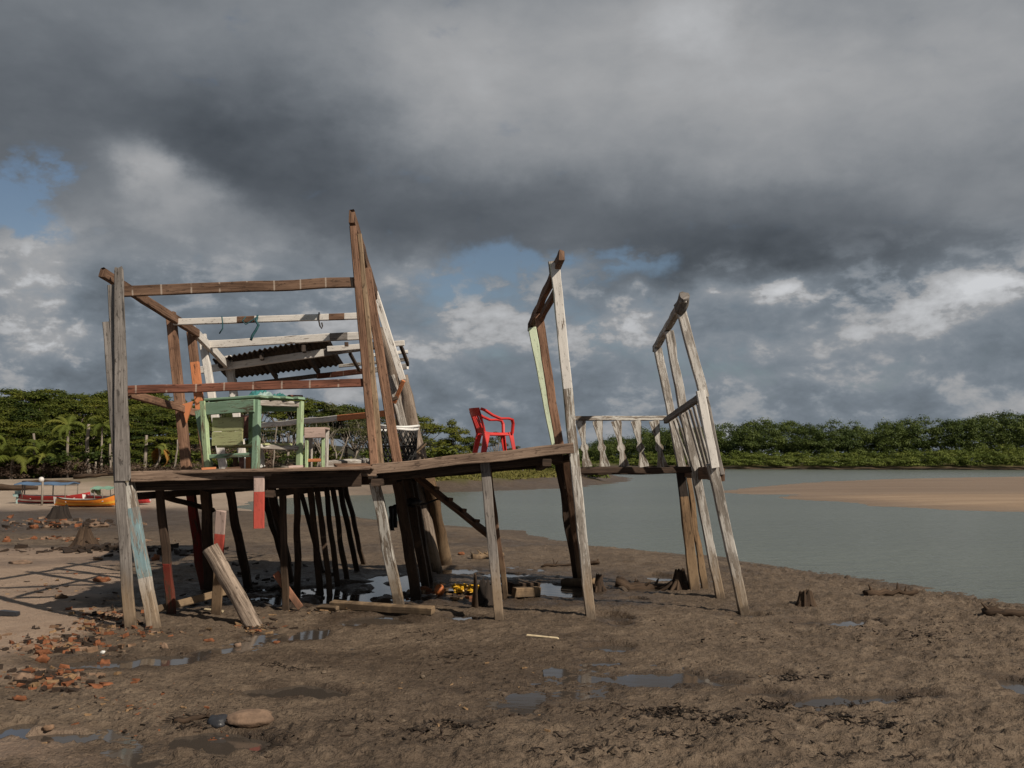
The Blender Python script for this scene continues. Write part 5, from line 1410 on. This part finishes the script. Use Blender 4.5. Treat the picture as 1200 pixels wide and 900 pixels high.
# --- the wood behind the beach, row by row
def canopy_top(p): return float(np.interp(p, [-400, -100, 0, 50, 100, 130, 165, 200, 240, 300, 350, 400, 440, 480, 505, 520], [452, 450, 449, 448, 453, 451, 453, 460, 462, 461, 462, 466, 473, 482, 492, 500]))
LW = 'dense green spreading tree in the closed canopy of the wood behind the beach'
for (Y, step, dtop, kinds, wide) in ((93, 30, 1, ('spread', 'spread', 'round'), 1.25), (86, 30, 9, ('spread', 'round'), 1.3), (79, 28, 22, ('spread', 'round', 'round'), 1.3), (73.5, 28, 40, ('round', 'spread', 'round'), 1.35), (69.5, 30, 60, ('round', 'round', 'spread'), 1.4)):
    p = -380 + R.uniform(0, 20)
    while p < (300 if Y > 75 else 238):
        tree_px(R.choice(kinds), p, Y + R.uniform(-2.5, 2.5), canopy_top(p) + dtop + R.uniform(-2, 10), LW, 'trees of the wood behind the beach', wide * R.uniform(.95, 1.25))
        p += step * R.uniform(.75, 1.2)
LS = 'thin olive tree with pale limbs at the end of the wood behind the stilt house'
p = 255
while p < 500:
    tree_px(R.choice(('sparse', 'sparse', 'spread')), p, 84 + R.uniform(-5, 6), canopy_top(p) + R.uniform(-2, 6), LS, 'thin trees behind the stilt house', R.uniform(.95, 1.2), 'thin_tree')
    if R.random() < .75: tree_px('sparse', p + 10, 76 + R.uniform(-3, 3), canopy_top(p) + R.uniform(18, 34), LS, 'thin trees behind the stilt house', R.uniform(1.0, 1.3), 'thin_tree')
    p += R.uniform(17, 27)
tree_px('round', 533, 92, 493, 'bright green bushy tree standing apart beside the red chair', None, 1.0, var=0)
tree_px('round', 553, 96, 512, 'lower bright green tree partly behind the back of the red chair', None, 1.3, var=1)
tree_px('sparse', 582, 98, 505, 'thin olive tree seen through the legs of the red chair', None, .8, 'thin_tree', var=1)
tree_px('sparse', 604, 104, 520, 'low thin olive tree just beyond the front of the red chair', None, 1.0, 'thin_tree', var=2)
tree_px('round', 515, 88, 517, 'dark green low tree between the net basket and the bright green tree', None, 1.3, var=2)

# --- bushes on the mid bank and under the wood
def bush_mesh(seed, m, per=150, size=.085):
    rr = random.Random(seed); cen = [(rr.uniform(-.8, .8), rr.uniform(-.8, .8), rr.uniform(.35, 1.25)) for _ in range(9)]
    rad = [(rr.uniform(.35, .6), rr.uniform(.35, .6), rr.uniform(.3, .5)) for _ in cen]
    C, S, N, T = clump_leaves(cen, rad, per, size); return leaf_mesh('bush', C, S, N, T, m)
BUSH = [bush_mesh(s_, M['leafmangrove']) for s_ in (1, 2, 3)]; DBUSH = [bush_mesh(s_ + 9, M['leaf']) for s_ in (1, 2)]; BRBUSH = [bush_mesh(s_ + 19, M['brush'], 220, .06) for s_ in (1, 2)]
def bush(pxc, Y, top, label, group, kind=BUSH, wide=1.2, name='bush'):
    x = (pxc - 600) / F * Y; z = hz(x, Y); h = P(pxc, top, Y).z - z
    o = bpy.data.objects.new(name, R.choice(kind)); COL.objects.link(o); o.location = (x, Y, z - .1); s_ = max(h, .3) / 1.6
    o.scale = (s_ * wide, s_ * wide, s_); o.rotation_euler = (0, 0, R.uniform(0, 6.28)); return tag(o, label, 'bush', group)
p = -370
while p < 235:
    bush(p, 67 + R.uniform(-1.5, 2), 532 + R.uniform(-12, 16), 'dark green undergrowth bush at the foot of the wood behind the beach', 'bushes at the foot of the wood', DBUSH, 1.5); p += R.uniform(12, 24)
p = 240
while p < 530:
    bush(p, 72 + R.uniform(-2, 5), 526 + R.uniform(-8, 18), 'mixed green bush on the bank behind the stilt house', 'bushes on the bank behind the house', R.choice((DBUSH, BUSH, BRBUSH)), 1.4); p += R.uniform(9, 17)
p = 505
while p < 700:
    bush(p, 92 + R.uniform(-3, 8), 533 + R.uniform(-3, 8) + max(0, (p - 640) * .09), 'green bush on the low grassy bank beyond the water', 'bushes on the grassy bank', R.choice((BUSH, BUSH, DBUSH)), 1.5); p += R.uniform(7, 14)
for (pxc, top, w_, lb) in ((28, 541, 1.8, 'big rounded dry brown bush at the back of the beach, nearest the picture edge'), (60, 543, 1.6, 'dry brown bush at the back of the beach beside the pale bare tree')):
    bush(pxc, 65.5, top, lb, None, BRBUSH, w_, 'dry_bush')
V = []
C, S, N, T = [], [], [], []
for pxc in np.arange(-250, 235, 4.0):
    Y = 65 + R.uniform(-1.2, 1.2); x = (pxc - 600) / F * Y; C.append((x, Y, hz(x, Y) + (R.uniform(.2, 1.0) if pxc < 112 else R.uniform(.1, .5))))
c_, s_, n_, t_ = clump_leaves(C, [(R.uniform(.4, .9), .5, R.uniform(.25, .7)) for _ in C], 150, .085, .3, .2)
o = bpy.data.objects.new('dry_undergrowth', leaf_mesh('dry_undergrowth', c_, s_, n_, t_, M['brush'], .22)); COL.objects.link(o); tag(o, kind='stuff')

# --- grass on the bank
C = []
n = 70000; px_ = rng.uniform(500, 745, n); Yg_ = rng.uniform(58, 125, n); xg = (px_ - 600) / F * Yg_
zg = land(xg, Yg_); dA_ = sdpoly(xg, Yg_, POLY_A); sel = (dA_ > 4.0) & (zg > 0.25)
C = np.stack([xg, Yg_, zg + .03], 1)[sel]; n = len(C)
N_ = np.stack([rng.normal(size=n), rng.normal(size=n), np.full(n, .15)], 1)
o = bpy.data.objects.new('bank_grass', leaf_mesh('bank_grass', C, .06 + .07 * rng.random(n), N_, np.clip(.5 + .2 * rng.normal(size=n) + .5 * fbm(xg[sel] * .15, Yg_[sel] * .15, 3), 0, 1), M['grass'], .6)); COL.objects.link(o); tag(o, kind='stuff')

# --- far wood and mangrove belt across the river: one mass each
def far_base(p): return float(np.interp(p, [400, 560, 640, 700, 760, 850, 1000, 1300, 1700], [420, 385, 345, 300, 262, 238, 226, 214, 206]))
def far_top(p): return float(np.interp(p, [400, 560, 640, 672, 690, 710, 740, 780, 840, 900, 960, 1010, 1060, 1100, 1150, 1200, 1300, 1700], [536, 535, 533, 529, 522, 514, 508, 502, 497, 492, 495, 499, 490, 488, 483, 481, 478, 470]))
def belt_top(p): return float(np.interp(p, [560, 640, 700, 760, 850, 950, 1050, 1100, 1200, 1700], [543, 541, 536, 531, 528, 531, 529, 525, 521, 516]))
cen, rad, ton = [], [], []; trunkmb = MB()
p = 560
while p < 1560:
    Y0 = far_base(p)
    for row, (dY, dt) in enumerate(((8, 9), (16, 4), (26, 0))):
        Y = Y0 + dY + R.uniform(-3, 3); pc = p + R.uniform(-6, 6); x = (pc - 600) / F * Y
        zt_ = P(pc, far_top(pc) + dt + R.choice((0, 0, 0, 2, 3, -1)) + R.uniform(-2, 3), Y).z; zg_ = 0.9; w = R.uniform(2.0, 3.6) * Y / 225; tt = R.random()
        hgt = max(zt_ - zg_, 2)
        for k in range(16):
            a = k * 2.4; f_ = R.uniform(.05, .95) if row == 0 else (R.uniform(.05, .4) if k % 4 == 3 else R.uniform(.35, .95)); ww = w * math.sqrt(max(.05, 1 - (max(0, f_ - .55) / .42) ** 2)) * R.uniform(.3, 1)
            cen.append((x + ww * math.cos(a), Y + ww * math.sin(a), zg_ + hgt * f_)); q_ = R.uniform(1.0, 1.8) * Y / 225; rad.append((q_, q_, q_ * .85)); ton.append(min(1, max(0, tt + R.uniform(-.25, .25))))
    p += R.uniform(8, 15) * 235 / Y0
c_, s_, n_, t_ = clump_leaves(cen, rad, 135, .17, .35, .5, ton, .12, .38)
o = bpy.data.objects.new('far_woods', leaf_mesh('far_woods', c_, s_, n_, t_, M['leaffar'], .7)); COL.objects.link(o); tag(o, kind='stuff')
cen, rad, ton = [], [], []
p = 560
while p < 1560:
    Y0 = far_base(p)
    for row in range(3):
        Y = Y0 - 13 + row * 6 + R.uniform(-2, 2); pc = p + R.uniform(-3, 3); x = (pc - 600) / F * Y
        zt_ = P(pc, belt_top(pc) + (8, 4, 0)[row] + R.uniform(-2, 2.5), Y).z; hgt = max(zt_ - .3, .8); tt = R.random()
        for k in range(5): cen.append((x + R.uniform(-1.3, 1.3), Y + R.uniform(-1, 1), .3 + hgt * R.uniform(.15, .85))); rad.append((R.uniform(.8, 1.4), R.uniform(.8, 1.4), hgt * R.uniform(.16, .26))); ton.append(min(1, max(0, tt + R.uniform(-.2, .2))))
    p += R.uniform(5, 8) * 235 / Y0
c_, s_, n_, t_ = clump_leaves(cen, rad, 120, .135, .4, .4, ton, .15, .4)
o = bpy.data.objects.new('mangrove_undergrowth', leaf_mesh('mangrove_undergrowth', c_, s_, n_, t_, M['leafmangrove'], .7)); COL.objects.link(o); tag(o, kind='stuff')

# --- bare trees and dead trunks
def bare_tree(pxc, Y, top, label, seed, mt='palebark', lean=0.0, depth=4, name='bare_tree', base=None, thick=.11):
    rr = random.Random(seed); x = (pxc - 600) / F * Y; z = hz(x, Y) if base is None else base; h = P(pxc, top, Y).z - z
    t_ = thing(name, label, 'tree', (x, y_ := Y, z)); mb = MB(); lim = MB()
    def grow(m, p, d, L, r_, lv):
        n = 4; pts = [p]
        for i in range(n):
            d = (d + Vector((rr.uniform(-1, 1), rr.uniform(-1, 1), rr.uniform(-.3, .5))) * .16).normalized(); pts.append(pts[-1] + d * L / n)
        m.tube(pts, [r_ * (1 - .45 * i / n) for i in range(n + 1)], 6 if lv < 2 else 4, jit=.2)
        if lv < depth:
            for k in range(3 if lv == 0 else 2 + (rr.random() < .4)):
                q_ = pts[rr.choice((2, 3, 4))] if lv else pts[rr.choice((3, 4))]
                dd = (d * .75 + Vector((rr.uniform(-1, 1), rr.uniform(-1, 1), rr.uniform(-.1, .7))) * .7).normalized(); grow(lim, q_, dd, L * rr.uniform(.55, .8), r_ * .52, lv + 1)
    grow(mb, Vector((x, Y, z - .3)), Vector((lean, 0, 1)).normalized(), h * .42, thick, 0)
    part('trunk', mb, [M[mt]], t_)
    if depth: part('limbs', lim, [M[mt]], t_)
    return t_
bare_tree(83, 65.2, 527, 'pale bare branching tree beside the dry bushes behind the boats', 4, thick=.10)
bare_tree(93, 66, 532, 'smaller pale bare tree right beside the larger bare one behind the boats', 9, thick=.07)
for i, (pxc, Y, top, lb) in enumerate(((372, 73, 487, 'tall grey leafless tree behind the small stool'), (396, 72, 492, 'grey leafless tree between the stool and the double post'), (413, 74, 485, 'grey leafless tree just behind the double post'), (352, 74, 500, 'low grey leafless tree seen over the corner of the green table'), (432, 75, 500, 'low grey leafless tree right of the double post'), (560, 84, 520, 'small leafless tree under the red chair'), (612, 86, 522, 'small leafless tree in front of the red chair'))):
    bare_tree(pxc, Y, top, lb, 20 + i, thick=.085)
def pole_tree(pxb, pyb, pxt, pyt, Y, r_, label, mt='palebark', name='dead_trunk'):
    a = P(pxb, pyb, Y); a.z = min(a.z, hz(a.x, a.y)); b = P(pxt, pyt, Y); mb = MB(); n = 7
    mb.tube([a.lerp(b, i / n) + Vector((.10 * mnoise.noise((i * .5, pxb, 0)), 0, 0)) for i in range(n + 1)], [r_ * (1 - .35 * i / n) for i in range(n + 1)], 7, jit=.25)
    return single(name, mb, [M[mt]], label, 'dead tree', a)
for a in ((41, 566, 40, 508, 65.6, .11, 'straight dead trunk standing between two low palms'), (105, 562, 105, 543, 64.8, .13, 'short thick dead trunk, first of two behind the boats'), (112, 562, 112, 541, 64.8, .10, 'short thin dead trunk, second of two behind the boats'),
          (100, 566, 104, 497, 65.5, .15, 'crooked pale dead trunk against the dark canopy behind the boats'), (129, 563, 129, 520, 65.2, .10, 'dead trunk right beside the tall grey boards'), (168, 566, 172, 510, 65.5, .14, 'leaning dead trunk between the grey boards and dead-fronded palm'),
          (203, 560, 209, 515, 65.5, .08, 'thin leaning dead trunk beside the brown post'), (212, 560, 212, 530, 65.5, .07, 'thin upright dead trunk close behind the brown post')): pole_tree(*a)
for (a_, lb) in (((394, 546, 408, 512), 'slender pale stick trunk leaning beside the double post'), ((320, 546, 324, 500), 'slender pale trunk visible under the green table top')): pole_tree(*a_, 70, .06, lb)
a, b = G(330, 577, .0), G(385, 574, .0)
for (x0, y0, x1, y1, lb) in ((330, 575, 398, 573, 'long pale drift log on the far bank behind the thin stilts'), (405, 571, 446, 574, 'pale drift log on the far bank beside the deck stilts')):
    a, b = P(x0, y0, 62), P(x1, y1, 61); a.z = hz(a.x, a.y) + .1; b.z = hz(b.x, b.y) + .1
    glog(a, b, .18, .12, 'palebark', lb, 'log', 'drift_log', .3)

# --- palms
def palm(pxc, Y, crown_py, label, nf=13, fl=2.3, r_=.10, lean=0.0, dead=0, base_py=None, up_=.5):
    x = (pxc - 600) / F * Y; top = P(pxc, crown_py, Y); bx = x + lean; z = hz(bx, Y); t_ = thing('palm_tree', label, 'palm', (bx, Y, z))
    mb = MB(); a = Vector((bx, Y, z - .2)); n = 8
    mb.tube([a.lerp(top, i / n) + Vector((-lean * .5 * math.sin(math.pi * i / n), 0, 0)) for i in range(n + 1)], [r_ * (1.25 - .5 * i / n) for i in range(n + 1)], 8, jit=.15); part('trunk', mb, [M['palebark']], t_)
    for k in range(nf):
        isd = k < dead; az = 6.283 * k / nf * 1.0 + R.uniform(-.25, .25); pitch = R.uniform(.15, 1.1) * up_ * 2 if not isd else R.uniform(-.5, .15); L = fl * R.uniform(.8, 1.1)
        d = Vector((math.cos(az), math.sin(az), 0)); p = top.copy(); el_ = pitch; sp = [p.copy()]
        for i in range(10):
            p = p + (d * math.cos(el_) + UP * math.sin(el_)) * L / 10; el_ -= .11 + .025 * i; sp.append(p.copy())
        mb = MB(); mb.tube(sp, [.022 * (1 - .07 * i) for i in range(11)], 4)
        for i in range(1, 40):
            q_ = i / 40 * 10; i0 = min(int(q_), 9); c = sp[i0].lerp(sp[i0 + 1], q_ - i0); tg = (sp[i0 + 1] - sp[i0]).normalized(); sd = tg.cross(UP); sd = sd.normalized() if sd.length > .05 else Vector((d.y, -d.x, 0)); nm = sd.cross(tg)
            ll = L * .26 * math.sin(min(1, .25 + i / 40 * 1.0) * 3.0) ** .6 * R.uniform(.8, 1.1) if i < 36 else L * .1
            for s_ in (-1, 1):
                e = c + sd * s_ * ll * .80 + tg * ll * .5 - UP * ll * (.35 + .2 * R.random()); wd = tg * .028
                b0 = len(mb.v); mb.v += [tuple(c - wd), tuple(c + wd), tuple(c.lerp(e, .6) + wd * .8 + nm * .02), tuple(e), tuple(c.lerp(e, .6) - wd * .8 + nm * .02)]
                mb.face((b0, b0 + 1, b0 + 2, b0 + 3, b0 + 4), [(0, 0)] * 5)
        o = part('frond', mb, [M['deadfrond' if isd else 'palmleaf']], t_)
        at = o.data.attributes.new('tone', 'FLOAT', 'POINT'); v_ = R.uniform(.2, .8); at.data.foreach_set('value', [v_] * len(o.data.vertices))
        if isd: o['label'] = 'orange-brown dead frond'
    return t_
palm(80, 66.5, 499, 'palm with drooping crown high against the canopy, middle height trunk', 13, 1.9, lean=.0)
palm(120, 65.2, 498, 'slender tall palm with thin tuft just beside the tall grey boards', 9, 1.6, .075, lean=.05)
palm(15, 64.8, 538, 'low wide palm with long arching fronds beside the dry brown bush', 15, 2.7, .12, up_=.6)
palm(52, 65.3, 535, 'low bright palm with upright fronds behind the blue-roofed boat', 13, 2.1, .10, up_=.75)
palm(97, 65.6, 546, 'small bright palm close behind the green-roofed boat', 9, 1.3, .07, up_=.8)
palm(186, 65.5, 524, 'leaning palm with orange dead fronds seen between the grey boards and brown post', 10, 1.5, .08, lean=-1.0, dead=5)
palm(132, 66, 520, 'palm half hidden behind the tall grey boards', 10, 1.7, .09)
palm(-20, 66, 512, 'tall palm at the very edge of the wood beyond the low wide palm', 12, 2.2, .11)
